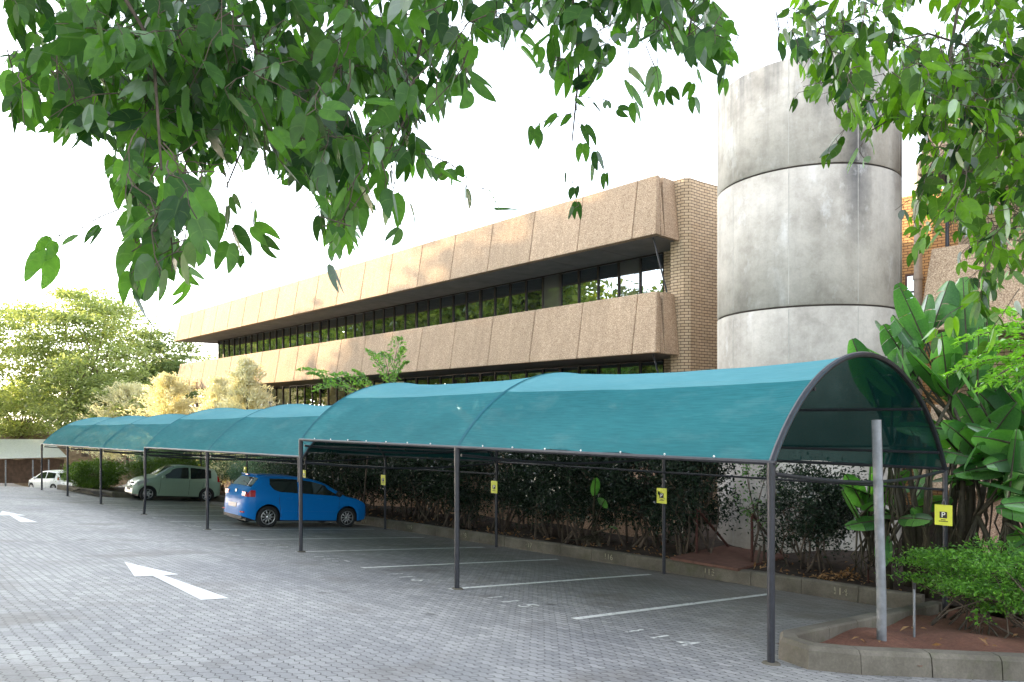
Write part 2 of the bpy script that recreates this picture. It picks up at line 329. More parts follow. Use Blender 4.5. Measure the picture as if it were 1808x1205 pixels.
M = dict(
    paving=mat_paving(), agg=mat_aggregate('exposed_aggregate', (1.05, 1.0, .92)), agg_pink=mat_aggregate('exposed_aggregate_base', (1.05, .92, .86)),
    brick=mat_brick('yellow_brick', (.52, .38, .245), (.60, .46, .31), (.07, .04, .025)),
    brick_sunlit=mat_brick('sunlit_brick', (.46, .24, .09), (.52, .30, .12), (.09, .04, .02)),  # sun glow on the back wall put into the brick colour
    tower=mat_tower(), soffit=plain('soffit_concrete', (.20, .185, .17), .85, var=.2, scale=2),
    joint=plain('joint_sealant', (.05, .04, .035), .9), roofm=plain('roof_felt', (.2, .19, .18), .9),
    glass=mat_glass(), mullion=plain('bronze_mullion', (.035, .025, .02), .45, .3),
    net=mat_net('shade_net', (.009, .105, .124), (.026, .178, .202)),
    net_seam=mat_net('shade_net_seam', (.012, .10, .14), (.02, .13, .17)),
    net_skylit=mat_net('shade_net_skylit', (.075, .245, .285), (.12, .325, .365)),  # paler top strip: sky light painted into the net colour
    pipe=plain('dark_painted_steel', (.022, .023, .03), .42, .2, var=.3, scale=14), white=plain('white_plastic', (.75, .75, .72), .5),
    galv=plain('galvanised_steel', (.20, .21, .225), .55, .35, var=.3, scale=9),
    kerb=mat_kerb(), kerb_pale=plain('pale_mortar', (.3, .27, .23), .9, var=.25, scale=5),
    bed=mat_soil('bed_soil', (.02, .013, .009), (.036, .023, .015), (.06, .038, .026)),
    red=mat_soil('red_soil', (.10, .042, .026), (.16, .066, .04), (.21, .095, .06)),
    earth=mat_soil('bank_earth', (.16, .10, .06), (.26, .17, .10), (.36, .25, .16)),
    line=mat_paint('worn_white_paint', (.68, .68, .65), .38), arrow=mat_paint('white_paint', (.80, .80, .79), .35), numpaint=mat_paint('faded_white_paint', (.62, .62, .6), .44),
    kerbnum=mat_paint('yellowed_paint', (.32, .29, .20), .44),
    bark=mat_bark('bark', (.035, .026, .02), (.12, .09, .065)), barkpale=mat_bark('pale_bark', (.10, .07, .05), (.24, .18, .13)),
    yellow=plain('yellow_board', (.58, .60, .05), .5, var=.12, scale=4), blackp=plain('black_print', (.02, .016, .016), .6), rust=plain('rusty_steel', (.06, .02, .014), .75, .2, var=.4, scale=20),
    rustplate=plain('rusty_plate', (.13, .06, .042), .8, .1, var=.35, scale=6),
    tyre=plain('tyre_rubber', (.012, .012, .013), .8), alloy=plain('alloy_rim', (.5, .5, .52), .3, .85), carglass=None,
    bluecar=plain('blue_paint', (.005, .16, .50), .30, .0, var=.02, coat=.08, spec=.12), silvercar=plain('silver_green_paint', (.25, .34, .255), .34, .0, var=.02, coat=.4),
    whitecar=plain('white_car_paint', (.75, .75, .74), .3, var=.02, coat=.6), trim=plain('black_trim', (.012, .012, .013), .6),
    redlamp=plain('red_lamp', (.36, .01, .015), .2, var=.1, coat=.1, spec=.3), clearlamp=plain('clear_lamp', (.30, .31, .32), .2, .1, coat=.2), chrome=plain('chrome', (.75, .75, .76), .12, .95),
    leaf_over=leafmat('overhead_leaf', (.009, .037, .011), (.080, .205, .030), .52, vein=True),
    leaf_right=leafmat('bright_overhead_leaf', (.006, .028, .008), (.095, .225, .014), .54, (2.5, 2.4, .6), vein=True),
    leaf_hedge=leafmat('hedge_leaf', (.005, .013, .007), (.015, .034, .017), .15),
    leaf_bush=leafmat('bright_bush_leaf', (.035, .11, .018), (.15, .34, .05), .4),
    leaf_strel=leafmat('strelitzia_leaf', (.026, .09, .03), (.10, .26, .06), .42, (1.9, 2.2, .7)),
    leaf_pin=leafmat('feathery_leaf', (.09, .24, .02), (.16, .36, .03), .5),
    leaf_far=leafmat('far_tree_leaf', (.18, .24, .08), (.40, .44, .20), .42, (1.7, 1.7, .9)), leaf_far2=leafmat('dark_tree_leaf', (.08, .13, .05), (.21, .26, .11), .4, (1.7, 1.7, .9)),
    leaf_street=leafmat('street_tree_leaf', (.15, .22, .05), (.34, .38, .10), .48),
    leaf_gold=leafmat('golden_conifer_leaf', (.66, .64, .46), (.84, .81, .64), .38, (1.3, 1.25, .9)), leaf_jun=leafmat('juniper_leaf', (.07, .14, .10), (.13, .22, .16), .25),
    leaf_clip=leafmat('clipped_leaf', (.05, .10, .02), (.10, .18, .03), .3), litter=leafmat('dead_leaf', (.20, .09, .03), (.42, .25, .12), .2, (1, 1, 1)),
    stem_strel=plain('strelitzia_stem', (.04, .033, .018), .7, var=.4, scale=10), roofwhite=plain('white_roof_sheet', (.72, .73, .70), .6), wood=plain('brown_boards', (.12, .07, .045), .8, var=.4, scale=3),
    pvc=plain('cream_pipe', (.42, .36, .30), .5, var=.15), frame_red=plain('brown_window_frame', (.09, .035, .025), .6),
)
def mat_carglass():
    t = NT('car_glass'); t.b.inputs['Base Color'].default_value = (.012, .018, .018, 1); t.b.inputs['Roughness'].default_value = .04
    t.b.inputs['Specular IOR Level'].default_value = .8; return t.m
M['carglass'] = mat_carglass()
M['glass_pale'] = mat_glass((.09, .085, .075), .2)

# ------------------------------------------------------------------ ground, kerbs, markings
def struct(o): o['kind'] = 'structure'; return o
g = MB(); g.grid([[(x, y, gz(x, y)-.6) for y in (-400, -60, -20, -8, 13, 60, 400)] for x in (-600, -120, -75, -42, 60, 600)])
struct(g.build('ground', M['earth']))
xs = [-110, -90, -75, -66, -58, -50, -42]+[-40+4*i for i in range(16)]; ys = [-30, -20, -8, 0, 4, 8, 12.36]
pv = MB(); pv.grid([[(x, y, gz(x, y)) for y in ys] for x in xs])
pv.grid([[(x, y, gz(x, y)) for y in (12.36, 16, 26)] for x in (-110, -90, -75, -66, -58, -50, -41)])
paving = struct(pv.build('paving', M['paving']))

BED_Y = 12.5
def bed_z(x, y): return gz(x, 12.45)+.20+.05*math.sin(x*1.7)+.04*math.sin(x*3.1+y*2.3)+.03*(y-12.5)
b = MB(); b.grid([[(x, y, bed_z(x, y)) for y in [12.55+.5*j for j in range(10)]+[18.5, 30]] for x in [-34+.5*i for i in range(60)]+[-4, 0, 5, 12]])
b.grid([[(x, y, bed_z(x, 12.5)+.1018*(12.45-y)*.9) for y in [7.95+.5*j for j in range(10)]+[16, 30]] for x in [-40.3+.45*i for i in range(15)]])
struct(b.build('planting_bed', M['bed']))

def kerb(name, path, h=.24, w=.16, seg=.95, rail=0, pale=False):
    mb = MB()
    P = [V((p[0], p[1], 0)) for p in path]
    for a, c in zip(P[:-1], P[1:]):
        L = (c-a).length; n = max(1, round(L/seg)); t = (c-a)/L; nn = V((-t.y, t.x, 0))
        for i in range(n):
            s0 = a+t*(L*i/n+.006); s1 = a+t*(L*(i+1)/n-.006)
            dz = random.uniform(-.006, .006)
            prof = [(0, -.15), (.012, h-.03), (.04, h), (w, h), (w, -.15)]
            vs = []
            for s in (s0, s1):
                for o_, z in prof:
                    q = s+nn*o_; vs.append((q.x, q.y, gz(s.x, s.y)+z+dz))
            k = len(prof)
            mb.add(vs, [(j, j+1, k+j+1, k+j) for j in range(k-1)]+[tuple(range(k))[::-1], tuple(range(k, 2*k))])
        # joint filler
        q0 = a+nn*.02; q1 = c+nn*(w-.01)
    o = struct(mb.build(name, M['kerb'])); return o
random.seed(3)
kerb('back_kerb', [(-33.9, 12.36), (-4.0, 12.36)], h=.26)
kerb('side_kerb', [(-33.9, 8.6), (-33.9, 12.3)], h=.22)
kerb('front_kerb', [(-40.4, 7.75), (-33.95, 8.5)], h=.22)
ISL = [(-3.86, 12.3), (-3.86, 7.55), (-3.66, 7.16), (-3.28, 7.0), (-2.9, 7.28), (-1.1, 9.55), (1.4, 12.4)]
# island kerb goes round with the soil on its inner side
def island():
    mb = MB(); P = [V((x, y, 0)) for x, y in ISL]; n = len(P); nor = []
    for i in range(n):
        t = (P[min(i+1, n-1)]-P[max(i-1, 0)]).normalized(); nor.append(V((-t.y, t.x, 0)))
    w, h = .19, .225
    def prof(p, nn):
        return [(p.x+nn.x*o, p.y+nn.y*o, gz(p.x, p.y)+z) for o, z in ((-.03, -.15), (-.0, h-.04), (.035, h), (w-.02, h), (w, h-.02), (w, -.15))]
    pts = []
    for i in range(n-1):
        L = (P[i+1]-P[i]).length; m = max(1, round(L/.75))
        for j in range(m):
            g0 = .006 if L > .7 else 0
            a = P[i].lerp(P[i+1], j/m); c = P[i].lerp(P[i+1], (j+1)/m); t = (c-a).normalized()
            na = nor[i].lerp(nor[i+1], j/m); nb = nor[i].lerp(nor[i+1], (j+1)/m)
            A = prof(a+t*g0, na); B = prof(c-t*g0, nb); k = len(A)
            mb.add(A+B, [(q+1, q, k+q, k+q+1) for q in range(k-1)]+[tuple(range(k)), tuple(range(k, 2*k))[::-1]])
    return struct(mb.build('island_kerb', M['kerb']))
island()
soil = MB()
gx = np.linspace(-3.75, 4.0, 32); gy = np.linspace(7.0, 12.5, 24)
def inside_island(x, y): return x > -3.70 and (y-7.05) > (x+3.1)*1.26+.17 and y > 7.25
cells = []
for i in range(31):
    for j in range(23):
        if inside_island((gx[i]+gx[i+1])/2, (gy[j]+gy[j+1])/2):
            cells.append([(gx[a], gy[c], gz(gx[a], gy[c])+.10+.05*math.sin(gx[a]*4)*math.sin(gy[c]*3.3)) for a, c in ((i, j), (i+1, j), (i+1, j+1), (i, j+1))])
for q in cells: soil.add(q, [(0, 1, 2, 3)])
struct(soil.build('island_soil', M['red']))

def on_paving(name, poly, mat, z=.005):
    mb = MB(); mb.add([(x, y, gz(x, y)+z) for x, y in poly], [tuple(range(len(poly)))]); return mb.build(name, mat, paving)
for i in range(14):
    x = -6.16-2.5*i
    on_paving('bay_line', [(x-.055, 6.75), (x+.055, 6.75), (x+.055, 11.7), (x-.055, 11.7)], M['line'])
for x0, y0 in ((-12.9, 3.42), (-24.6, 3.40)):
    on_paving('direction_arrow', [(x0, y0), (x0+1.62, y0-.30), (x0+1.62, y0-.06), (x0+3.78, y0-.15), (x0+3.78, y0+.19), (x0+1.60, y0+.09), (x0+1.60, y0+.31)], M['arrow'])
def text(name, s, size, mat, parent, mtx, extrude=.0005, align='CENTER'):
    cu = bpy.data.curves.new(name, 'FONT'); cu.body = s; cu.size = size; cu.align_x = align; cu.align_y = 'CENTER'; cu.extrude = extrude
    q = bpy.data.objects.new('font_source', cu); C.objects.link(q)
    me = bpy.data.meshes.new_from_object(q.evaluated_get(bpy.context.evaluated_depsgraph_get()))
    bpy.data.objects.remove(q); bpy.data.curves.remove(cu); me.name = name; me.materials.clear()
    o = link(name, me, mat, parent); o.matrix_local = mtx; return o
slope_x = V((1, 0, .0242)).normalized(); slope_y = V((0, 1, -.1018)).normalized(); slope_n = slope_x.cross(slope_y)
for i in range(8):
    x = -4.95-2.5*i; y = 6.85
    mt = Matrix((slope_x, slope_y, slope_n)).transposed().to_4x4(); mt.translation = (x, y, gz(x, y)+.006)
    s = str(114+i)
    text('bay_number', ' '.join(s), .46, M['numpaint'], paving, mt)
    yk = 12.345; mk = Matrix(((1, 0, 0, x-.3), (0, 0, -1, yk), (0, 1, 0, gz(x, 12.36)+.14), (0, 0, 0, 1)))
    mk = Matrix(((1, 0, 0, x-.3), (0, 0.05, -1, yk), (.0242, 1, 0, gz(x-.3, 12.36)+.14), (0, 0, 0, 1)))
    text('kerb_number', s, .17, M['kerbnum'], paving, mk)

# ------------------------------------------------------------------ office building
Z = dict(p1b=6.70, p1t=8.43, p2b=3.45, p2t=5.19, p3t=1.94)
YB, YT, YG = 16.46, 16.76, 18.5
def parapet_run(root, x0, x1, zb, zt, first, end_right=True, end_left=True, pw=2.075):
    """sloping exposed aggregate panels, one mesh each, with open joints"""
    xsj = [x1]; x = x1-first
    while x > x0+.3: xsj.append(x); x -= pw
    xsj.append(x0)
    for i, (a, c) in enumerate(zip(xsj[:-1], xsj[1:])):
        ga = .009 if i else 0; gc = .009 if i < len(xsj)-2 else 0
        ta = -.18 if (i == 0 and end_right) else 0; tc = .18 if (i == len(xsj)-2 and end_left) else 0
        bx = [c+gc, a-ga]; mb = MB(); th = .14
        vs = [(c+gc, YB, zb), (a-ga, YB, zb), (a-ga+ta, YT, zt), (c+gc+tc, YT, zt),
              (c+gc, YB+th+.1, zb), (a-ga, YB+th+.1, zb), (a-ga+ta, YT+th, zt), (c+gc+tc, YT+th, zt)]
        mb.add(vs, [(0, 1, 2, 3), (7, 6, 5, 4), (3, 2, 6, 7), (0, 4, 5, 1), (1, 5, 6, 2), (0, 3, 7, 4)])
        bevel(mb.build('parapet_panel', M['agg'], root), .03, 2)
    bk = MB(); bk.add([(x0+.3, YB+.1, zb+.02), (x1-.3, YB+.1, zb+.02), (x1-.4, YT+.08, zt-.03), (x0+.4, YT+.08, zt-.03),
                       (x0+.3, YB+.2, zb+.02), (x1-.3, YB+.2, zb+.02), (x1-.4, YT+.12, zt-.03), (x0+.4, YT+.12, zt-.03)],
                      [(0, 1, 2, 3), (7, 6, 5, 4), (3, 2, 6, 7), (0, 4, 5, 1), (1, 5, 6, 2), (0, 3, 7, 4)])
    bk.build('panel_backing', M['joint'], root)
    for xe, sg, on in ((x1, -1, end_right), (x0, 1, end_left)):     # returns round the ends
        if not on: continue
        L = 1.13; mb = MB(); q = .12
        for y0, y1_, g0 in ((.25, .42, .0), (.436, L, .0)):
            ya, yb = YB+y0, YB+y1_; ta, tb = YT+max(.145, y0-.155), YT+y1_-.3
            a = [(xe, ya, zb), (xe, yb, zb), (xe+sg*.18, yb, zt), (xe+sg*.18, max(ta, ya), zt)]
            vs = a+[(x+sg*q, y, z) for x, y, z in a]
            fs = [(0, 1, 2, 3), (7, 6, 5, 4), (3, 2, 6, 7), (0, 4, 5, 1), (1, 5, 6, 2), (0, 3, 7, 4)]
            mb.add(vs, fs if sg < 0 else [f[::-1] for f in fs])
        mb.build('end_panel', M['agg'], root)
def glazing(root, x0, x1, zb, zt, pitch=.864):
    n = round((x1-x0)/pitch); p = (x1-x0)/n
    for i in range(n):
        a = x1-p*i
        mb = MB(); y = YG+random.uniform(-.004, .004)
        dy = random.uniform(-.006, .006)
        mb.add([(a-p+.03, y, zb), (a-.03, y+dy, zb), (a-.03, y+dy+random.uniform(-.004, .004), zt), (a-p+.03, y, zt)], [(0, 1, 2, 3)])
        w = mb.build('window', M['glass_pale'] if i in (1, 5) and root['category'] == 'building' and zb > 4 else M['glass'], root)
        f = MB(); hw = .055 if i % 5 == 4 else .03
        f.box((a-p-hw, YG-.045, zb), (a-p+hw, YG+.03, zt)); f.build('mullion', M['mullion'], w)
    r = MB(); r.box((x0, YG-.06, zb-.09), (x1, YG+.04, zb+.03)); r.box((x0, YG-.06, zt-.05), (x1, YG+.04, zt-.004)); r.build('window_rail', M['mullion'], root)

X0, X1 = -50.7, -12.0
ob = thing('office_building', 'long brown exposed-aggregate office block with two sloping parapets and a ribbon of windows', 'building', (0, 0, 0))
for zb, zt in ((Z['p1b'], Z['p1t']), (Z['p2b'], Z['p2t'])): parapet_run(ob, X0, X1, zb, zt, .83)
random.seed(5)
GX0, GX1 = X0+2.3, -13.2
glazing(ob, GX0, GX1, Z['p2t']-.12, Z['p1b']); glazing(ob, GX0, GX1, Z['p3t'], Z['p2b']-.02)
def soffit(root, x0, x1, zb, yb=23):
    n = round((x1-x0)/2.075)
    for i in range(n):
        a = x0+(x1-x0)*i/n; c = x0+(x1-x0)*(i+1)/n
        m = MB(); m.box((a+.012, YB+.26, zb+.004), (c-.012, yb, zb+.12)); m.build('soffit_slab', M['soffit'], root)
soffit(ob, X0+.16, X1-.16, Z['p1b']); soffit(ob, X0+.16, X1-.16, Z['p2b'])
m = MB(); m.box((X0+.3, YT+.16, Z['p1t']-.5), (X1-.3, 32, Z['p1t']-.2)); m.build('roof', M['roofm'], ob)
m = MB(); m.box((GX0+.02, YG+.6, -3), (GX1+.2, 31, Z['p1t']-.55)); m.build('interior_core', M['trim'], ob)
m = MB(); m.box((X0+1, YB+.32, Z['p2t']-.22), (X1-.3, YG+.1, Z['p2t']-.12)); m.build('sill_slab', M['soffit'], ob)
m = MB(); m.box((X0+1, YB+.35, -3.2), (X1+.6, YB+.55, Z['p3t'])); m.build('base_wall', M['agg_pink'], ob)
# glass gable at the far left end: corner post
for zb, zt in ((Z['p2t'], Z['p1b']), (Z['p3t'], Z['p2b'])):
    m = MB(); m.tube([(X1-.35, YB+.35, zt+.05), (X1-.02, YT+.25, zb-.02)], .025, 8); m.build('stay_rod', M['pipe'], ob)
# interior ceiling lamps seen through the glass are left to the glazing's reflection
def brick_panel(root, name, pts, z0, z1, mat, thick=.22):
    """vertical brick wall along a plan polyline; uv in metres"""
    mb = MB(); s = 0; uvs = []
    P = [V((x, y, 0)) for x, y in pts]
    cum = [0]
    for a, c in zip(P[:-1], P[1:]): cum.append(cum[-1]+(c-a).length)
    me = bpy.data.meshes.new(name); vs = []; fs = []; uv = []
    for i in range(len(P)-1):
        b0 = len(vs); a, c = P[i], P[i+1]
        vs += [(a.x, a.y, z0), (c.x, c.y, z0), (c.x, c.y, z1), (a.x, a.y, z1)]; fs.append((b0, b0+1, b0+2, b0+3))
        uv += [(cum[i], z0), (cum[i+1], z0), (cum[i+1], z1), (cum[i], z1)]
    # back side and top
    nrm = []
    for i in range(len(P)):
        t = (P[min(i+1, len(P)-1)]-P[max(i-1, 0)]).normalized(); nrm.append(V((-t.y, t.x, 0))*thick)
    for i in range(len(P)-1):
        a, c = P[i], P[i+1]; a2, c2 = a+nrm[i], c+nrm[i+1]
        for q, u in (([(c2.x, c2.y, z0), (a2.x, a2.y, z0), (a2.x, a2.y, z1), (c2.x, c2.y, z1)], [(cum[i+1], z0), (cum[i], z0), (cum[i], z1), (cum[i+1], z1)]),
                     ([(a.x, a.y, z1), (c.x, c.y, z1), (c2.x, c2.y, z1), (a2.x, a2.y, z1)], [(cum[i]*3, .02), (cum[i+1]*3, .02), (cum[i+1]*3, .06), (cum[i]*3, .06)])):
            b0 = len(vs); vs += q; fs.append((b0, b0+1, b0+2, b0+3)); uv += u
    for i in (0, len(P)-1):
        a = P[i]; a2 = a+nrm[i]; b0 = len(vs)
        q = [(a2.x, a2.y, z0), (a.x, a.y, z0), (a.x, a.y, z1), (a2.x, a2.y, z1)]
        vs += q if i == 0 else q[::-1]; fs.append((b0, b0+1, b0+2, b0+3)); u = [(-.22, z0), (0, z0), (0, z1), (-.22, z1)]; uv += u if i == 0 else u[::-1]
    me.from_pydata(vs, [], fs); l = me.uv_layers.new(name='UVMap')
    for k, p in enumerate(l.data): p.uv = uv[k]
    return link(name, me, mat, root)
# short brick return beside the glass, then the curved end wall
brick_panel(ob, 'brick_wall', [(-13.17, YG-.02), (-11.75, YG-.02)], -2.0, Z['p1b']+.03, M['brick'])
pier = onY(1208, 500, YB+1.15)
cx0, cy0 = float(pier[0]), float(pier[1])
curve = [(cx0, cy0+.0)]
R_ = 6.5
arc = [(cx0+.12+R_-R_*math.cos(a), cy0+R_*math.sin(a)) for a in np.linspace(0.02, .95, 12)]
brick_panel(ob, 'curved_brick_wall', [(X1-.32, cy0), (cx0-.02, cy0)]+arc, -2.2, Z['p1t']+.02, M['brick'], .25)
sp = onY(1240, 424, cy0+1.3); m = MB(); m.tube([tuple(sp+np.array((-.35, .3, 0))), tuple(sp+np.array((.22, -.28, -.02)))], .055, 12, False); m.tube([tuple(sp+np.array((-.35, .3, 0))), tuple(sp+np.array((.20, -.25, -.02)))], .042, 12)
m.build('drain_spout', M['white'], ob)
m = MB(); m.tube([(X1-.3, YT+.2, Z['p1t']-.05), (X1-.3, YT+.2, Z['p1t']+.6)], .012, 6); m.build('lightning_rod', M['pvc'], ob)
m = MB(); m.box((X0-.12, YT+.3, 7.7), (X0+.3, YT+.5, 7.82)); m.build('bracket', M['trim'], ob)

lw = thing('low_wall', 'pinkish rough wall seen between the stems of the dark hedge', 'wall', (-20, 14.75, -1.8))
m = MB(); m.box((-11, 0, -.6), (9.4, .2, 1.75)); m.build('wall_face', M['agg_pink'], lw); m = MB(); m.box((-11, -.03, 1.753), (9.4, .23, 1.81)); m.build('coping', M['soffit'], lw)

# right-hand wing of the same section
rw = thing('office_wing', 'right-hand aggregate and brick wing partly hidden behind the hanging leaves', 'building')
WX0, WX1 = -5.42, 14.0
for zb, zt in ((Z['p1b'], Z['p1t']), (Z['p2b'], Z['p2t']), (.2, Z['p3t'])): parapet_run(rw, WX0, WX1, zb, zt, 1.6, True, True)
soffit(rw, WX0+.16, WX1-.2, Z['p1b']); soffit(rw, WX0+.16, WX1-.2, Z['p2b'])
glazing(rw, -2.6, 13.0, Z['p2t']-.12, Z['p1b']); glazing(rw, -2.6, 13.0, Z['p3t']-.12, Z['p2b'])
for z0, z1 in ((Z['p2t']-.2, Z['p1b']+.02), (Z['p3t']-.2, Z['p2b']+.02)):
    brick_panel(rw, 'brick_wall', [(-4.75, YG-.3), (-2.62, YG-.3)], z0, z1, M['brick'])
brick_panel(rw, 'curved_brick_wall', [(-6.6, 23.6), (-6.0, 21.2), (-5.4, 19.4), (-4.74, YG-.28)], -2.5, Z['p1t'], M['brick'])
brick_panel(rw, 'back_brick_wall', [(-14.5, 23.9), (-6.6, 23.9)], -2.5, 8.4, M['brick_sunlit'])
wp = onY(1599, 540, 23.85); wq = onY(1627, 482, 23.85)
m = MB(); m.box((wp[0], 23.80, wp[2]), (wq[0], 23.86, wq[2])); w_ = m.build('window', M['frame_red'], rw)
m = MB(); hh = (wq[2]-wp[2]); m.box((wp[0]+.07, 23.78, wp[2]+.07), (wq[0]-.07, 23.799, wp[2]+hh*.38)); m.box((wp[0]+.07, 23.78, wp[2]+hh*.44), (wq[0]-.07, 23.799, wq[2]-.07)); m.build('pane', M['glass'], w_)
pp = onY(1621, 700, 22.6)
m = MB(); m.tube([(pp[0], 22.6, -2), (pp[0], 22.6, 8.9)], .11, 12)
for z in (7.3, 5.6, 4.4, 4.15): m.tube([(pp[0], 22.6, z), (pp[0], 22.6, z+.12)], .135, 12)
m.build('drain_pipe', M['pvc'], rw)
m = MB(); m.tube([(-5.0, YB+.5, Z['p2t']-.1), (-5.0, YB+.5, Z['p1b']+.02)], .04, 8); m.build('stay_rod', M['pipe'], rw)
m = MB(); m.box((WX0+.3, YT+.16, Z['p1t']-.5), (WX1-.3, 32, Z['p1t']-.2)); m.build('roof', M['roofm'], rw)
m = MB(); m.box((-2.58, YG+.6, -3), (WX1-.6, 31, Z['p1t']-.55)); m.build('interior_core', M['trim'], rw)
m = MB(); m.box((WX0+.5, YB+.42, -3), (WX1, YB+.6, .3)); m.build('base_wall', M['agg_pink'], rw)

# ------------------------------------------------------------------ concrete tower
TX, TY, TR = -7.91, 16.72, 2.0
tw = thing('concrete_tower', 'tall round weathered grey concrete stair tower with two ring joints', 'tower', (TX, TY, 0))
lev = [-2.6, 1.07, 4.02, 6.97, 9.30]
for a, c in zip(lev[:-1], lev[1:]):
    m = MB(); m.lathe([(TR-.03, a+.015), (TR, a+.035), (TR, c-.035), (TR-.03, c-.02)] + ([(TR-.25, c-.008), (TR-.25, c-.6)] if c == lev[-1] else [(TR-.12, c-.008)]), 96)
    m.build('drum_section', M['tower'], tw, True)
m = MB(); m.lathe([(TR-.05, -2.6), (TR-.05, 9.1), (0.01, 9.1)], 64); m.build('inner_drum', M['joint'], tw, True)
m = MB()
for k in range(9):
    a = 2*math.pi*k/9+.1
    for z0, z1 in zip(lev[:-1], lev[1:]):
        m.box((TR-.03, -.006, z0+.05), (TR+.004, .006, z1-.05), 0, Matrix.Rotation(a, 4, 'Z'))
m.build('board_marks', plain('board_mark', (.43, .41, .375), .85, var=.2), tw)
m = MB(); m.tube([(-.5, -1.2, 9.0), (-.5, -1.2, 10.0)], .012, 6); m.build('lightning_rod', M['pvc'], tw)

# ------------------------------------------------------------------ shade-net carports
W = 5.25; FY = 6.86
XA = [-3.60-5.03*i for i in range(8)]
EAVE = {1: 1.215, 2: .87, 3: .63}
BDROP = .31; RISE = 1.39
def arch(w, lift=0):
    """height above front eave across the span"""
    h = W/2; R = (h*h+RISE*RISE)/(2*RISE); o = w-h
    return math.sqrt(max(0, R*R-o*o))-(R-RISE)-BDROP*w/W+lift
def aw(t):      # even spacing along the arc
    h = W/2; R = (h*h+RISE*RISE)/(2*RISE); a = math.asin(h/R); return h+R*math.sin(-a+2*a*t)
def carport(idx, bays, label):
    z = EAVE[idx]; xs_ = [XA[i] for i in bays]
    root = thing('shade_carport', label, 'carport', (xs_[0], FY, gz(xs_[0], FY)), 0, 'shade-net carports')
    o = V(root.location); L = lambda p: tuple(V(p)-o)
    def ez(x):  # eave sags down a little to the far end in the lower groups
        return z-(.0 if idx == 1 else .012)*(xs_[0]-x)
    nv = 36
    for bi, (xa, xb) in enumerate(zip(xs_[:-1], xs_[1:])):
        mb = MB(); P = []; nu = 16
        for iu in range(nu+1):
            u = iu/nu; x = xa+(xb-xa)*u; sag = math.sin(math.pi*u)**.55; row = []
            for iv in range(nv+1):
                t = iv/nv; w = aw(t); hh = arch(w)
                dsag = .105*sag*math.sin(math.pi*t)**.6
                # purlins hold the net up at two lines
                pz = math.exp(-((t-.22)/.05)**2)+math.exp(-((t-.78)/.05)**2)
                dsag *= 1-.55*pz
                dsag += .004*math.sin(x*2.3+iv*.31)*sag+.003*math.sin(x*5.1-iv*.7)*sag+.012*math.exp(-(min(iv, nv-iv)/3.0))*math.sin(u*math.pi*9)*sag
                row.append(L((x, FY+w+(.03*sag if iv == 0 else 0), ez(x)+hh-dsag+.035*sag*(iv in (0, nv)))))
            P.append(row)
        mb.grid(P)
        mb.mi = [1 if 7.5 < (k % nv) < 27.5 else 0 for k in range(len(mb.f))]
        f = mb.build('net_panel', [M['net'], M['net_skylit']], root, True)
        for p_, me in (): pass
        me = f.data; uv = me.uv_layers.new(name='UVMap'); m_ = nv+1
        for p_ in me.polygons:
            for li in p_.loop_indices:
                vi = me.loops[li].vertex_index; uv.data[li].uv = (xa+(xb-xa)*(vi//m_)/nu, (vi % m_)/nv*6.2)
        cl = MB()
        for k in range(1, 8):
            u = k/8; x = xa+(xb-xa)*u; cl.lathe([(0.001, -.014), (.014, 0), (.001, .014)], 8, Matrix.Translation(V(L((x, FY-.03, ez(x)+.05-.0*u)))))
        if idx == 1: cl.build('tie_clips', M['white'], root)
    ends = list(enumerate(bays))
    for k, i in ends:
        x = XA[i]
        a = MB(); a.tube([L((x, FY+aw(t/28), ez(x)+arch(aw(t/28))-(.01 if (k == 0 and idx == 1) else .036))) for t in range(29)], .036 if (k == 0 and idx == 1) else .026, 8); a.build('arch_hoop', M['pipe'], root)
        sm = MB(); hw = .035
        sm.grid([[L((x+dx, FY+aw(t/28), ez(x)+arch(aw(t/28))+.006)) for t in range(29)] for dx in (hw, 0, -hw)])
        o_ = sm.build('hoop_seam', M['net_seam'], root, True); uv_fn(o_, lambda c, n: (c.x, c.y))
        own = not (idx > 1 and k == 0)
        if own:
            top = ez(x)
            lean = {4: .0}.get(i, random.uniform(-.03, .03))
            p = MB(); p.tube([L((x-(.13 if i == 4 else 0), FY, gz(x, FY)-.1)), L((x-(.09 if i == 4 else 0), FY, gz(x, FY)+.12)), L((x, FY, gz(x, FY)+.55)), L((x, FY, top+.0))], .038, 12)
            p.tube([L((x, FY, top-.28)), L((x, FY, top+.01))], .043, 12)
            p.build('front_post', M['pipe'], root)
            p = MB(); p.lathe([(.11, -.02), (.085, .012), (.04, .022)], 14, Matrix.Translation(V(L((x-(.13 if i == 4 else 0), FY, gz(x, FY)))))); p.build('base_collar', M['kerb'], root)
            p = MB(); p.tube([L((x, FY+W, gz(x, 12.1)-.1)), L((x, FY+W, top-BDROP))], .036, 10); p.build('back_post', M['pipe'], root)
        else:
            p = MB(); p.tube([L((x-.09, FY+.01, ez(x)-.5)), L((x-.09, FY+.01, ez(x)+.02))], .034, 10); p.build('post_sleeve', M['pipe'], root)
    xa, xb = xs_[0], xs_[-1]
    for w, dz in ((0, -.02), (W, -.02)):
        pl = MB(); pl.tube([L((xa+.05, FY+w, ez(xa)+arch(w)+dz+.03)), L((xb-.05, FY+w, ez(xb)+arch(w)+dz+.03))], .026, 8); pl.build('eave_rail', M['pipe'], root)
    for t in (.22, .78, .93):
        pl = MB(); w = aw(t); pl.tube([L((xa, FY+w, ez(xa)+arch(w)-.10)), L((xb, FY+w, ez(xb)+arch(w)-.10))], .022, 8); pl.build('purlin', M['pipe'], root)
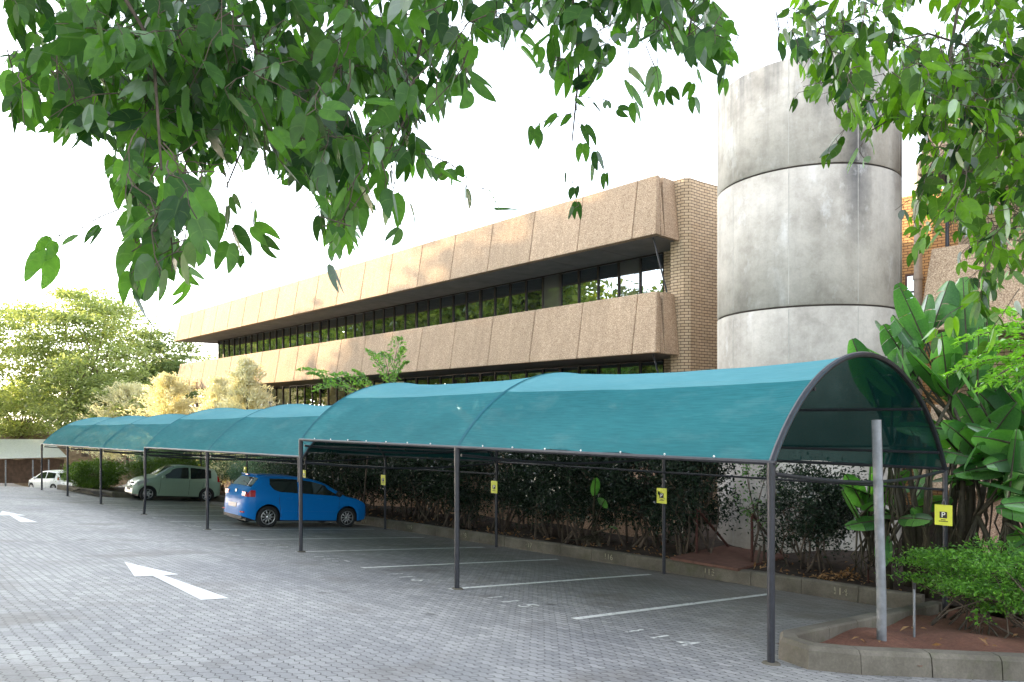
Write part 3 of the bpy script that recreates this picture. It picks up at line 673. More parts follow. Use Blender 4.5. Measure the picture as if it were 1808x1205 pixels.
    for k, i in ends:
        pl = MB()
        x = XA[i]; pts = []
        for t in range(13):
            w = .08+(W-.16)*t/12; pts.append(L((x, FY+w, ez(x)-.105-.235*w/W-.12*math.sin(math.pi*t/12))))
        pl.tube(pts, .022, 8); pl.build('tie_bar', M['pipe'], root)
    pl = MB(); pl.tube([L((xa, FY+W-.05, ez(xa)-BDROP-.30)), L((xb, FY+W-.05, ez(xb)-BDROP-.34))], .02, 8); pl.build('back_rail', M['pipe'], root)
    return root
random.seed(11)
carport(1, [0, 1, 2], 'nearest teal shade-net carport, highest of the stepped row, over the empty bays')
carport(2, [2, 3, 4, 5][:4] if False else [2, 3, 4], 'middle teal shade-net carport standing over the blue car')
carport(3, [4, 5, 6, 7], 'farthest and lowest teal shade-net carport beside the clipped shrubs')

def sign(i):
    x = XA[i]; idx = 1 if i < 3 else (2 if i < 5 else 3); y = FY+W-.07
    z = .23 - (.0 if i == 0 else .02) - .121*(i)
    z = {0: .23, 1: .12, 2: -.06, 3: -.2}.get(i, -.2-.13*(i-3))
    rank = ['nearest', 'second', 'third', 'fourth', 'fifth', 'sixth', 'seventh', 'farthest'][i]
    t = thing('parking_sign', 'yellow parking board hung on the %s back post of the carport row' % rank if i else 'largest yellow parking board, hung on the nearest back post beside the broad-leaved plants', 'sign', (x, y, z), 0, 'yellow parking boards on the back posts')
    m = MB(); m.box((-.117, -.006, -.152), (.117, .006, .152)); bd = m.build('board', M['yellow'], t)
    m = MB(); m.box((-.05, -.010, -.045), (.05, -.0062, .05)); m.build('symbol_tile', M['blackp'], t)
    R4 = Matrix(((1, 0, 0, 0), (0, 0, -1, 0), (0, 1, 0, 0), (0, 0, 0, 1)))
    mt = R4.copy(); mt.translation = (0, -.0115, .002); text('letter', 'P', .11, M['white'], t, mt, .0006)
    m = MB()
    for zz, w in ((-.070, .03), (-.092, .062)): m.box((-w, -.0085, zz-.006), (w, -.0062, zz+.006))
    m.build('caption', M['blackp'], t)
    m = MB(); m.tube([(-.03, 0, .16), (0, .03, .24), (.03, 0, .16)], .004, 5); m.build('hanging_wire', M['galv'], t)
    return t
for i in range(8): sign(i)

# ------------------------------------------------------------------ small furniture
p = gnd(1557, 1147)
pole = thing('steel_pole', 'bare galvanised steel pole standing in the corner planter', 'pole', (p[0], p[1], gz(p[0], p[1])))
m = MB(); m.tube([(0, 0, -.2), (-.005, 0, .6), (-.06, 0, 2.62)], .052, 20, True); m.build('shaft', M['galv'], pole, False)
m = MB(); m.lathe([(.045, 2.625), (.02, 2.627)], 16, Matrix.Translation((-.06, 0, 0))); m.build('open_end', M['trim'], pole)
for lab, q, d in (('short thin pipe stake with black cap in the red soil', gnd(1614, 1140), .62), ('short orange-brown stake behind the back kerb left of the steel pole', pt(1533, 1052, 12.6), .5)):
    s = thing('pipe_stake', lab, 'stake', (float(q[0]), float(q[1]), float(q[2])+.05))
    m = MB(); m.tube([(0, 0, -.15), (.0, .0, d)], .014, 8); m.build('pipe', M['galv' if 'black' in lab else 'rust'], s)
    m = MB(); m.tube([(0, 0, d), (0, 0, d+.07)], .019, 8); m.build('cap', M['trim'], s)
# little rusty footbridge with handrails by the tower
fb = pt(1275, 1003, 14.6)
br_ = thing('footbridge', 'rusty steel plate step with two sloping handrails beside the round tower', 'step', (float(fb[0]), float(fb[1]), gz(fb[0], 12.4)+.3))
m = MB(); m.box((-.75, -.7, -.03), (.75, 1.3, .02)); m.build('plate', M['rustplate'], br_)
for sx in (-.62, .62):
    m = MB(); m.tube([(sx, .05, 0), (sx, .05, .95)], .028, 8); m.tube([(sx, .05, .95), (sx+.02, 1.6, -.25)], .028, 8); m.build('handrail', M['rust'], br_)

# ------------------------------------------------------------------ cars
def interp(x, pts):
    for (a, za), (c, zc) in zip(pts[:-1], pts[1:]):
        if a <= x <= c:
            t = (x-a)/(c-a) if c > a else 0; return za+(zc-za)*t
    return pts[0][1] if x < pts[0][0] else pts[-1][1]
class CarShape:
    def __init__(s, prof, width, belt, xw, rw, sill=.22):
        s.prof, s.width, s.belt, s.xw, s.rw, s.sill = prof, width, belt, xw, rw, sill
    def ztop(s, x): return interp(x, s.prof)
    def zbot(s, x):
        z = interp(x, [(s.prof[0][0], s.sill+.09), (s.prof[0][0]+.3, s.sill), (s.prof[-1][0]-.4, s.sill), (s.prof[-1][0], s.sill+.05)])
        for xw in s.xw:
            d = abs(x-xw); ra = s.rw+.055
            if d < ra: z = max(z, s.rw+math.sqrt(ra*ra-d*d)*1.0)
        return z
    def sec(s, x):
        w = interp(x, s.width); zt = s.ztop(x); zb = s.zbot(x); zs = min(interp(x, s.belt), zt-.05)
        zs = max(zs, zb+.03); gg = max(0, zt-zs-.05); wr = w*.965-.36*gg
        P = [(w*.97, zb), (w*.995, zb+(zs-zb)*.22), (w, zb+(zs-zb)*.5), (w*.995, zb+(zs-zb)*.8), (w*.965, zs)]
        r = .05 if gg > .1 else .03
        P += [((w*.965+wr)/2, (zs+zt-r)/2), (wr, zt-r), (wr*.9, zt-.018), (wr*.6, zt-.004), (0, zt)]
        return P
    def yhalf(s, x, z):
        P = s.sec(x)
        for (ya, za), (yb, zb) in zip(P[:7][:-1], P[1:7]):
            if za <= z <= zb: return ya+(yb-ya)*(z-za)/max(1e-6, zb-za)
        return P[6][0]
    def zroof(s, x, y):
        P = s.sec(x)[6:]
        for (ya, za), (yb, zb) in zip(P[:-1], P[1:]):
            if yb <= abs(y) <= ya: return za+(zb-za)*(ya-abs(y))/max(1e-6, ya-yb)
        return P[0][1]
    def body(s):
        xs_ = set(np.round(np.linspace(s.prof[0][0], s.prof[-1][0], 70), 4)) | {p[0] for p in s.prof}
        for xw in s.xw:
            for a in np.linspace(-1, 1, 19): xs_.add(round(xw+(s.rw+.055)*math.sin(a*math.pi/2), 4))
        xs_ = sorted(xs_); mb = MB(); P = []
        for x in xs_:
            S = s.sec(x); P.append([(x, y, z) for y, z in S]+[(x, -y, z) for y, z in S[-2::-1]])
        mb.grid(P); n = len(P[0])
        mb.add(P[0], [tuple(range(n))]); mb.add(P[-1], [tuple(range(n))[::-1]])
        return mb
    def side_glass(s, x0, x1, lo, hi, sgn, off=.007):
        P = []
        for x in np.linspace(x0, x1, 14):
            zl, zh = lo(x), hi(x); zh = max(zh, zl+.004)
            P.append([(x, sgn*(s.yhalf(x, z)+off), z) for z in np.linspace(zl, zh, 5)])
        return MB().grid(P if sgn < 0 else [r[::-1] for r in P])
    def top_glass(s, x0, x1, f, off=.008):
        P = []
        for x in np.linspace(x0, x1, 12):
            yr = s.sec(x)[6][0]*f; dz = (s.ztop(x+.02)-s.ztop(x-.02))/.04; nl = math.hypot(1, dz)
            P.append([(x-dz/nl*off, y, s.zroof(x, y)+off/nl) for y in np.linspace(-yr, yr, 11)])
        return MB().grid(P)
def wheel(car, x, y, r, sgn, spokes=10):
    w = empty('wheel'); w.parent = car; w.location = (x, y, r)
    Mx = Matrix.Rotation(-math.pi/2*sgn, 4, 'X')
    m = MB(); m.lathe([(r*.66, -.09), (r*.93, -.095), (r, -.07), (r, .07), (r*.93, .095), (r*.66, .09), (r*.62, .05)], 36, Mx); m.build('tyre', M['tyre'], w, True)
    m = MB(); m.lathe([(r*.67, .088), (r*.62, .09), (r*.58, .06), (r*.56, .0), (.001, -.02)], 36, Mx); m.build('rim', M['trim'], w, True)
    m = MB(); m.lathe([(r*.69, .089), (r*.66, .094), (r*.61, .088)], 36, Mx)
    for k in range(spokes):
        a = 2*math.pi*k/spokes; wd = .016 if spokes > 7 else .034
        m.box((r*.12, -wd, .055), (r*.63, wd, .075), 0, Mx @ Matrix.Rotation(a, 4, 'Z'))
    m.lathe([(r*.2, .06), (r*.16, .082), (.001, .086)], 20, Mx); m.build('spokes', M['alloy'], w, True)
    return w
def make_car(kind, label, mat, loc, heading, pitch):
    """x axis of the car points forward"""
    t = thing('parked_car', label, 'car', loc)
    t.rotation_mode = 'XYZ'; t.rotation_euler = (0, pitch, heading)
    if kind == 'tail':
        sh = CarShape([(-1.985, .60), (-1.975, .76), (-1.95, .86), (-1.90, .97), (-1.84, 1.055), (-1.78, 1.12), (-1.66, 1.27), (-1.56, 1.39), (-1.50, 1.425), (-1.35, 1.44), (-.9, 1.455), (-.4, 1.445), (.0, 1.405), (.32, 1.335), (.5, 1.265), (.8, 1.11), (1.08, .965), (1.2, .93), (1.5, .885), (1.75, .79), (1.88, .70), (1.96, .58), (1.985, .48)],
                      [(-1.985, .42), (-1.975, .56), (-1.95, .66), (-1.91, .735), (-1.84, .785), (-1.7, .815), (-1.3, .838), (0, .845), (1.2, .835), (1.6, .80), (1.85, .70), (1.985, .52)],
                      [(-2, .98), (-1.5, .985), (0, .93), (1.0, .875), (2, .72)], (-1.29, 1.18), .30)
        hi = lambda x: sh.ztop(x)-.085-(.06 if x > .5 else 0)
        lo = lambda x: interp(x, [(-1.31, 1.20), (-1.2, 1.06), (-1.0, 1.0), (.0, .965), (1.1, .925)])
        segs = [(-1.30, -.47), (-.41, .92)]
    else:
        sh = CarShape([(-1.76, .55), (-1.75, .70), (-1.72, .90), (-1.66, 1.04), (-1.58, 1.22), (-1.48, 1.40), (-1.40, 1.445), (-1.1, 1.495), (-.6, 1.53), (-.2, 1.535), (.12, 1.50), (.3, 1.44), (.6, 1.25), (.92, 1.035), (1.05, .99), (1.3, .925), (1.5, .84), (1.63, .75), (1.72, .62), (1.765, .48)],
                      [(-1.76, .66), (-1.6, .74), (-1.1, .79), (0, .80), (1.0, .79), (1.4, .75), (1.62, .66), (1.765, .50)],
                      [(-1.8, .97), (-1, .96), (0, .92), (.9, .88), (1.8, .70)], (-1.16, 1.22), .285)
        hi = lambda x: sh.ztop(x)-.10-(.06 if x > .4 else 0)
        lo = lambda x: interp(x, [(-1.4, 1.03), (-.5, .97), (1.0, .95)])
        segs = [(-1.30, -.42), (-.34, .74)]
    sh.body().build('body', mat, t, True)
    u = MB(); u.box((sh.prof[0][0]+.15, -.62, .17), (sh.prof[-1][0]-.2, .62, .55)); u.build('underbody', M['trim'], t)
    for sgn in (-1, 1):
        for a, c in segs:
            g_ = sh.side_glass(a, c, lo, hi, sgn); g_.build('side_window', M['carglass'], t, True)
        for xh in ((-.72, .22) if kind == 'tail' else (-.75, .05)):
            z = .83 if kind == 'tail' else .85; y = sh.yhalf(xh, z)
            m = MB(); m.box((xh-.09, sgn*y-.022, z-.016), (xh+.09, sgn*y+.022, z+.016)); bevel(m.build('door_handle', mat, t), .01)
        xm = .82 if kind == 'tail' else .70; ym = sh.yhalf(xm, .99)
        m = MB(); m.lathe([(.001, -.09), (.05, -.075), (.075, -.02), (.075, .03), (.05, .075), (.001, .085)], 12, Matrix.Translation((xm, sgn*(ym+.09), 1.0)) @ Matrix.Rotation(math.pi/2, 4, 'X') @ Matrix.Scale(1.15, 4))
        m.build('wing_mirror', M['trim'] if kind == 'tail' else mat, t, True)
        for xw in sh.xw: wheel(t, xw, sgn*(interp(xw, sh.width)-.115), sh.rw, sgn, 10 if kind == 'tail' else 6)
        for xs0 in ((-1.02, -.44, .86) if kind == 'tail' else (-.98, -.38, .78)):      # door gaps
            P = [[(xs0+dx+.10*max(0, .62-z)*(1 if xs0 > 0 else 0)+(.25*max(0, .75-z) if xs0 < -.9 else 0), 0, z) for z in np.linspace(.30, .93, 8)] for dx in (-.005, .005)]
            P = [[(x, sgn*(sh.yhalf(x, z)+.003), z) for x, y, z in row] for row in P]
            MB().grid(P if sgn > 0 else P[::-1]).build('door_seam', M['trim'], t)
        # sill strip and side moulding
        m = MB(); m.box((-.85, sgn*sh.yhalf(0, .5)-.006, .44), (.75, sgn*sh.yhalf(0, .5)+.006, .475)); m.build('side_moulding', mat, t)
        if kind == 'tail':   # tail lamps wrap round the corner
            P = []
            for x in np.linspace(-1.945, -1.70, 7):
                P.append([(x-.012, sgn*(sh.yhalf(x, z)+.010), z) for z in np.linspace(.84, min(1.02, sh.ztop(x)-.05)+.0, 4)])
            m = MB(); m.grid(P); m.box((-1.95, min(sgn*.47, sgn*.70), .845), (-1.86, max(sgn*.47, sgn*.70), .965))
            l_ = m.build('tail_lamp', M['redlamp'], t)
            m = MB(); m.box((-1.956, min(sgn*.50, sgn*.58), .885), (-1.88, max(sgn*.50, sgn*.58), .94)); m.build('reverse_lens', M['clearlamp'], l_)
            m = MB(); m.box((-1.985, min(sgn*.52, sgn*.70), .40), (-1.93, max(sgn*.52, sgn*.70), .44)); m.build('reflector', M['redlamp'], t)
        else:
            P = []
            for x in np.linspace(1.24, 1.62, 8):
                zt = sh.ztop(x)-.035; P.append([(x+.008, sgn*(sh.yhalf(x, z)+.008), z) for z in np.linspace(zt-.13, zt, 4)])
            MB().grid(P).build('headlamp', M['clearlamp'], t, True)
            m = MB(); m.lathe([(.001, .03), (.05, .025), (.06, -.02)], 14, Matrix.Translation((1.66, sgn*.52, .40)) @ Matrix.Rotation(math.pi/2, 4, 'Y')); m.build('fog_lamp', M['clearlamp'], t, True)
            P = [[(x-.01, sgn*(sh.yhalf(x, z)+.009), z) for z in np.linspace(.88, min(1.15, sh.ztop(x)-.06), 4)] for x in np.linspace(-1.70, -1.56, 5)]
            MB().grid(P).build('tail_lamp', M['redlamp'], t)
    # screens
    if kind == 'tail':
        sh.top_glass(.40, 1.02, .9).build('windscreen', M['carglass'], t, True)
        sh.top_glass(-1.785, -1.585, .88).build('rear_window', M['carglass'], t, True)
        m = MB(); m.box((-1.61, -.53, 1.412), (-1.35, .53, 1.442)); bevel(m.build('roof_spoiler', mat, t), .012)
        m = MB(); m.box((-1.667, -.10, 1.41), (-1.62, .10, 1.432)); m.build('brake_lamp', M['redlamp'], t)
        m = MB(); m.box((-1.995, -.27, .52), (-1.975, .27, .64)); m.build('number_plate', M['clearlamp'], t)
        m = MB(); m.lathe([(.062, -.006), (.062, .008), (.05, .008), (.05, -.006)], 24, Matrix.Translation((-1.915, 0, .965)) @ Matrix.Rotation(-math.pi/2+.5, 4, 'Y'))
        for a, c in (((-.03, .045), (0, -.01)), ((0, -.01), (.03, .045)), ((-.045, .0), (-.02, -.045)), ((-.02, -.045), (0, -.005)), ((0, -.005), (.02, -.045)), ((.02, -.045), (.045, 0))):
            m.tube([(-1.925-.5*0+.03*0+(c1[1])*.5*0-.0, c1[0], .965+c1[1]*.9) for c1 in (a, c)], .005, 5)
        m.build('badge', M['chrome'], t)
        m = MB(); m.box((-1.97, -.62, .235), (-1.90, .62, .315)); m.build('lower_valance', M['trim'], t)
        m = MB(); m.tube([(-1.78, -.5, 1.135), (-1.70, .1, 1.24)], .008, 6); m.build('rear_wiper', M['trim'], t)
        m = MB(); m.box((1.93, -.45, .36), (1.985, .45, .56)); m.build('front_grille', M['trim'], t)
    else:
        sh.top_glass(.22, .90, .92).build('windscreen', M['carglass'], t, True)
        sh.top_glass(-1.64, -1.50, .86).build('rear_window', M['carglass'], t, True)
        m = MB(); m.box((1.70, -.30, .36), (1.765, .30, .52)); bevel(m.build('lower_grille', M['trim'], t), .03)
        m = MB(); m.box((1.62, -.26, .665), (1.70, .26, .72)); m.build('upper_grille', M['trim'], t)
        m = MB(); m.box((1.755, -.24, .545), (1.782, .24, .63)); m.build('number_plate', M['white'], t)
        m = MB(); m.lathe([(.055, -.004), (.055, .012), (.042, .012)], 20, Matrix.Translation((1.68, 0, .745)) @ Matrix.Rotation(math.pi/2-.6, 4, 'Y')); m.build('badge', M['chrome'], t)
    return t
rear = gnd(467, 930); front = gnd(613, 932)
def park(kind, label, mat, cx, cy, facing_building):
    hd = math.pi/2 if facing_building else -math.pi/2
    pitch = math.atan(.1018)*(1 if facing_building else -1)
    return make_car(kind, label, mat, (cx, cy, gz(cx, cy)), hd, pitch)
# car centre lines sit ~0.75 m further from the camera than the near-side wheels
park('tail', 'bright blue hatchback parked nose-in under the middle carport', M['bluecar'], -20.2, 10.02, True)
park('nose', 'pale silver-green hatchback parked nose-out in the shade', M['silvercar'], -33.0+.05, 10.6, False)
wc = pt(92, 868, 54)
wcar = make_car('nose', 'white hatchback at the far left end, half hidden by the clipped shrub', M['whitecar'], (float(wc[0]), float(wc[1]), gz(wc[0], wc[1])), math.radians(205), 0)

# ------------------------------------------------------------------ vegetation helpers
def rnd(seed): return np.random.default_rng(seed)
def unit(a): return a/np.maximum(np.linalg.norm(a, axis=-1, keepdims=True), 1e-9)
def leaves_mesh(name, P, size, rng, up=.5, aspect=.45, fold=.25, dirs=None, jitter=.45):
    """rhombic folded leaves at points P"""
    n = len(P); N = unit(rng.normal(size=(n, 3))+np.array((0, 0, up*2)))
    D = unit(rng.normal(size=(n, 3))) if dirs is None else unit(dirs+rng.normal(size=(n, 3))*.35)
    D = unit(D-N*np.sum(D*N, 1, keepdims=True)); S = np.cross(D, N)
    L = size*rng.uniform(1-jitter, 1+jitter, (n, 1)); Wd = L*aspect
    a = P-D*L*.5; b_ = P+S*Wd*.5+N*L*fold*.5; c = P+D*L*.5; d = P-S*Wd*.5+N*L*fold*.5
    vs = np.stack((a, b_, c, d), 1).reshape(-1, 3)
    i = np.arange(n)*4
    fs = np.concatenate((np.stack((i, i+1, i+2), 1), np.stack((i, i+2, i+3), 1)))
    me = bpy.data.meshes.new(name); me.from_pydata(vs.tolist(), [], fs.tolist()); return me
def clumps(rng, n, m, centre, rad, flat=.6, spread=.28, shell=.55):
    """n leaf points in m uneven clumps inside an ellipsoid"""
    d = unit(rng.normal(size=(m, 3))); r = rng.uniform(shell, 1.0, (m, 1))**.7
    cc = np.array(centre)+d*r*np.array(rad); sz = rng.uniform(.6, 1.5, (m, 1))
    k = rng.integers(0, m, n)
    return cc[k]+rng.normal(size=(n, 3))*sz[k]*np.array(rad)*spread*np.array((1, 1, flat)), cc
def branch_tubes(mb, base, ends, rng, r0, r1, bend=.15, n=5):
    base = np.array(base, float)
    for e in ends:
        L = np.linalg.norm(e-base); pts = []
        for k in range(n+1):
            t = k/n; p = base+(e-base)*t; p = p+np.array((0, 0, 1))*L*bend*math.sin(math.pi*t)*.5
            if 0 < k < n: p = p+rng.normal(size=3)*L*.035
            pts.append(tuple(p))
        mb.tube(pts, [r0+(r1-r0)*k/n for k in range(n+1)], 6)
def tree(name, label, loc, trunk_h, crowns, nleaf, size, mat, seed, group=None, bark='bark', up=.5, aspect=.45, r=.3, clump_n=40, flat=.55, spread=.2):
    rng = rnd(seed); t = thing(name, label, 'tree', tuple(float(k) for k in loc), 0, group)
    mb = MB(); fork = np.array((rng.normal()*.3, rng.normal()*.3, trunk_h))
    mb.tube([(0, 0, -.3), tuple(fork*.5+np.array((rng.normal()*.12, rng.normal()*.12, 0))), tuple(fork)], [r*1.3, r*.95, r*.8], 10)
    P = []; tot = sum(c[1][0]*c[1][1]*c[1][2] for c in crowns)
    for c, rad in crowns:
        n = int(nleaf*rad[0]*rad[1]*rad[2]/tot); p, cc = clumps(rng, n, clump_n, c, rad, flat, spread); P.append(p)
        branch_tubes(mb, fork, cc[:12], rng, r*.42, r*.05)
    mb.build('trunk', M[bark], t, True)
    me = leaves_mesh('crown', np.concatenate(P), size, rng, up, aspect); link('crown', me, mat, t)
    return t
def shrub(name, label, loc, rad, zc, nleaf, size, mat, seed, group=None, stems=8, stem_r=.02, cat='shrub', clump_n=26, flat=.7, spread=.2, up=.4, aspect=.45, shell=.35, bark='bark', base_spread=.35, dirs=None):
    rng = rnd(seed); t = thing(name, label, cat, tuple(float(k) for k in loc), 0, group)
    p, cc = clumps(rng, nleaf, clump_n, (0, 0, zc), rad, flat, spread, shell)
    p = p[p[:, 2] > .05]
    if stems:
        mb = MB()
        for k in range(stems):
            b0 = np.array((rng.normal()*rad[0]*base_spread*.5, rng.normal()*rad[1]*base_spread*.5, -.1))
            b0[:2] = np.clip(b0[:2], -.62*np.array(rad[:2]), .62*np.array(rad[:2]))
            e = cc[k % len(cc)]*np.array((1, 1, .95)); e = e+rng.normal(size=3)*.05
            mid = b0*.6+e*.4; mid[2] = e[2]*.35
            pts = [tuple(b0), tuple(mid+rng.normal(size=3)*.06), tuple((mid+e)/2+rng.normal(size=3)*.07), tuple(e)]
            mb.tube(pts, [stem_r*1.3, stem_r, stem_r*.7, stem_r*.3], 6)
            for q in range(2):
                e2 = cc[rng.integers(len(cc))]*np.array((1, 1, .9)); m2 = np.array(pts[2])
                if np.linalg.norm(e2-m2) < max(rad)*1.1: mb.tube([tuple(m2), tuple((m2+e2)/2+rng.normal(size=3)*.05), tuple(e2)], [stem_r*.6, stem_r*.45, stem_r*.2], 5)
        mb.build('stems', M[bark], t, True)
    me = leaves_mesh('foliage', p, size, rng, up, aspect, dirs=None if dirs is None else np.tile(np.array(dirs, float), (len(p), 1))); link('foliage', me, mat, t)
    return t
def bz(x, y): return bed_z(x, y)

# hedge behind the kerb, under the carport
ordn = ['first', 'second', 'third', 'fourth', 'fifth', 'sixth', 'seventh', 'eighth', 'ninth', 'tenth', 'eleventh']
hx = [-8.9, -10.2, -11.6, -13.1, -14.6, -16.2, -17.8, -19.6, -21.6, -23.6, -25.8]
for k, x in enumerate(hx):
    y = 13.35+.25*math.sin(k*2.1)
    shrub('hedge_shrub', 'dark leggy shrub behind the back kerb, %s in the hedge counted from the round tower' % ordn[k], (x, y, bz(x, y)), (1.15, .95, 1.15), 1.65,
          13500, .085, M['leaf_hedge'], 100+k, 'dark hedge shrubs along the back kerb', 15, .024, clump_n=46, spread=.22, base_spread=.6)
def gndY(px, Y, lift=0):
    r = ray(px, 737); t = Y/r[1]; x = r[0]*t; return (x, Y, bz(x, Y)+lift)
# shrub in front of the tower
shrub('tower_shrub', 'dark bushy shrub with fine branches standing in front of the round tower', gndY(1432, 13.4), (.9, .75, 1.0), 1.2, 11000, .07, M['leaf_hedge'], 201, stems=14, stem_r=.018, clump_n=44, spread=.2, shell=.25)
shrub('sapling', 'thin pale-green sapling leaning left of the tower shrub', gndY(1335, 13.2), (.55, .45, .8), 1.35, 420, .075, leafmat('sapling_leaf', (.05, .12, .04), (.09, .18, .06), .4), 203, stems=4, stem_r=.022, clump_n=18, spread=.2)
# bright bush and sprig in the island planter
bb = gnd(1690, 1128)
shrub('planter_bush', 'bright green flat-topped bush with bare stems in the corner planter', (bb[0]+.35, bb[1]+.65, gz(bb[0]+.35, bb[1]+.65)+.08), (1.3, 1.0, .40), .72, 13000, .055, M['leaf_bush'], 301, stems=26, stem_r=.012, clump_n=80, spread=.12, flat=.8, shell=.2, up=.7, base_spread=1.0)
sg = gnd(1728, 1132)
shrub('sprig', 'small light green sprig with broad leaves in front of the planter bush', (sg[0], sg[1], gz(sg[0], sg[1])+.1), (.17, .14, .10), .20, 46, .062, leafmat('sprig_leaf', (.10, .26, .03), (.16, .36, .06), .45), 302, stems=5, stem_r=.005, clump_n=9, spread=.3, aspect=.55, cat='plant')
# far-left shrubs
shrub('clipped_shrub', 'low clipped round-topped shrub behind the front kerb at the far end', (-38.6, 9.0, bed_z(-38.6, 12.5)+.36), (2.1, 1.2, .72), .66, 26000, .08, M['leaf_clip'], 401, stems=8, clump_n=160, spread=.10, flat=1, shell=.35)
shrub('juniper', 'tall blue-green juniper behind the clipped shrub', (-38.0, 12.6, bed_z(-38, 12.5)+.1), (3.2, 1.6, 1.35), 1.4, 20000, .16, M['leaf_jun'], 402, stems=8, clump_n=50, spread=.18, aspect=.22, up=.1)
shrub('spreading_juniper', 'spreading yellow-green juniper beside the silver-green car', (-35.3, 11.2, bed_z(-35, 12.5)+.2), (1.7, 1.9, .75), .8, 18000, .12, M['leaf_clip'], 403, stems=6, clump_n=50, spread=.17, aspect=.22, up=.2)
shrub('spreading_juniper', 'dark spreading juniper behind the silver-green car', (-31.0, 13.9, bed_z(-31, 13)), (3.6, 1.2, 1.25), 1.35, 20000, .12, M['leaf_jun'], 404, stems=8, clump_n=50, spread=.18, aspect=.25, up=.2)
shrub('spreading_juniper', 'dark spreading juniper between the two parked cars', (-27.6, 13.8, bed_z(-27.6, 13)), (1.9, 1.1, 1.2), 1.3, 13000, .10, M['leaf_hedge'], 405, stems=8, clump_n=40, spread=.2, aspect=.3, up=.2)
def conifer(label, loc, h, r, n, seed):
    rng = rnd(seed); t = thing('golden_conifer', label, 'tree', loc, 0, 'golden conifers in front of the office block')
    mb = MB(); mb.tube([(0, 0, -.2), (0, 0, h*.6), (.05, 0, h*.97)], [.10, .06, .01], 8); mb.build('trunk', M['bark'], t)
    m = 240; z = rng.uniform(.05, .97, m); a = rng.uniform(0, 2*math.pi, m); rr = r*(1-z)**.5*rng.uniform(.35, 1.25, m)
    tips = np.stack((rr*np.cos(a), rr*np.sin(a), z*h+rr*.35), 1); base = np.stack((0*z, 0*z, z*h), 1)
    k = rng.integers(0, m, n); f = rng.uniform(.35, 1.05, (n, 1))
    P = base[k]*(1-f)+tips[k]*f+rng.normal(size=(n, 3))*.10
    dirs = tips[k]-base[k]+np.array((0, 0, .5)); link('crown', leaves_mesh('crown', P, .24, rng, .1, .24, dirs=dirs), M['leaf_gold'], t); return t
def pl(px, Y):
    r = ray(px, 737); t = Y/r[1]; return r[0]*t, Y
for px, Y, top, rr, lab, sd_ in ((436, 14.6, 634, 1.9, 'tallest golden conifer, before the lower parapet', 1), (392, 15.0, 668, 2.2, 'broad golden conifer left of the tallest one', 2), (300, 15.2, 664, 3.2, 'golden conifer left of the office block corner', 3), (225, 15.5, 678, 3.6, 'wide golden conifer at the left end of its row', 4)):
    x, y = pl(px, Y); d = x*FWD[0]+y*FWD[1]; zt = CAMZ+(HY-top)/F_PX*d; zb = bed_z(max(x, -40), 13)-.1
    conifer(lab, (float(x), float(y), float(zb)), float(zt-zb), rr, 13000, 500+sd_)
# feathery plant rising behind the middle of the carports
def frond(mb_pts, mb_dirs, base, tip, rng, n=16, w=.5, droop=.15, stem=None):
    base, tip = np.array(base, float), np.array(tip, float); L = np.linalg.norm(tip-base); ax = (tip-base)/L
    side = np.cross(ax, (0, 0, 1)); side = side/max(1e-6, np.linalg.norm(side))
    pts = []
    for k in range(n+1):
        t = k/n; p = base+(tip-base)*t+np.array((0, 0, 1))*L*droop*(math.sin(math.pi*t*.9)-t*.3); pts.append(p)
        if k > 1:
            for s in (-1, 1):
                l = w*L*math.sin(math.pi*min(1, t*.85+.12))**.7
                for q in (.3, .6, .95):
                    d = side*s+ax*.55; d = d/np.linalg.norm(d)
                    mb_pts.append(p+d*l*q*.5+rng.normal(size=3)*.01*L); mb_dirs.append(d if q > .9 else side*s*.3+ax)
    if stem is not None: stem.tube([tuple(p) for p in pts], [.010*L**.5*(1-.8*k/n)+.002 for k in range(n+1)], 5)
def feathery(name, label, loc, fronds, leaf, mat, seed, trunkpts=None, r=.03):
    rng = rnd(seed); t = thing(name, label, 'tree', tuple(float(k) for k in loc)); o = np.array(t.location)
    P, D = [], []; st = MB()
    if trunkpts: st.tube([tuple(np.array(q)-o) for q in trunkpts], [r*(1-.6*i/(len(trunkpts)-1)) for i in range(len(trunkpts))], 7)
    for a, c in fronds: frond(P, D, np.array(a)-o, np.array(c)-o, rng, stem=st)
    st.build('stems', M['bark'], t, True)
    link('foliage', leaves_mesh('foliage', np.array(P), leaf, rng, .6, .38, dirs=np.array(D)), mat, t); return t
D0 = 23.0
fb0 = pt(640, 760, D0); base = (fb0[0], fb0[1], bed_z(fb0[0], 13.5))
fr = [(pt(690, 690, D0), pt(706, 598, D0-.3))]
for a, c in (((690, 690), (650, 620)), ((640, 700), (528, 655)), ((640, 700), (560, 690)), ((650, 690), (590, 662)), ((660, 690), (625, 655)), ((690, 680), (720, 640)), ((650, 700), (610, 705)), ((600, 690), (545, 660)), ((690, 690), (712, 615)), ((690, 685), (676, 625)), ((640, 705), (690, 700))):
    fr.append((pt(*a, D0+random.uniform(-.6, .6)), pt(*c, D0+random.uniform(-.8, .8))))
feathery('feathery_sapling', 'feathery-leaved sapling rising behind the nearest carport', base, fr, .16, leafmat('sapling_feather_leaf', (.08, .19, .05), (.16, .30, .08), .45), 601, [base, pt(655, 730, D0), pt(670, 690, D0), pt(690, 690, D0)])

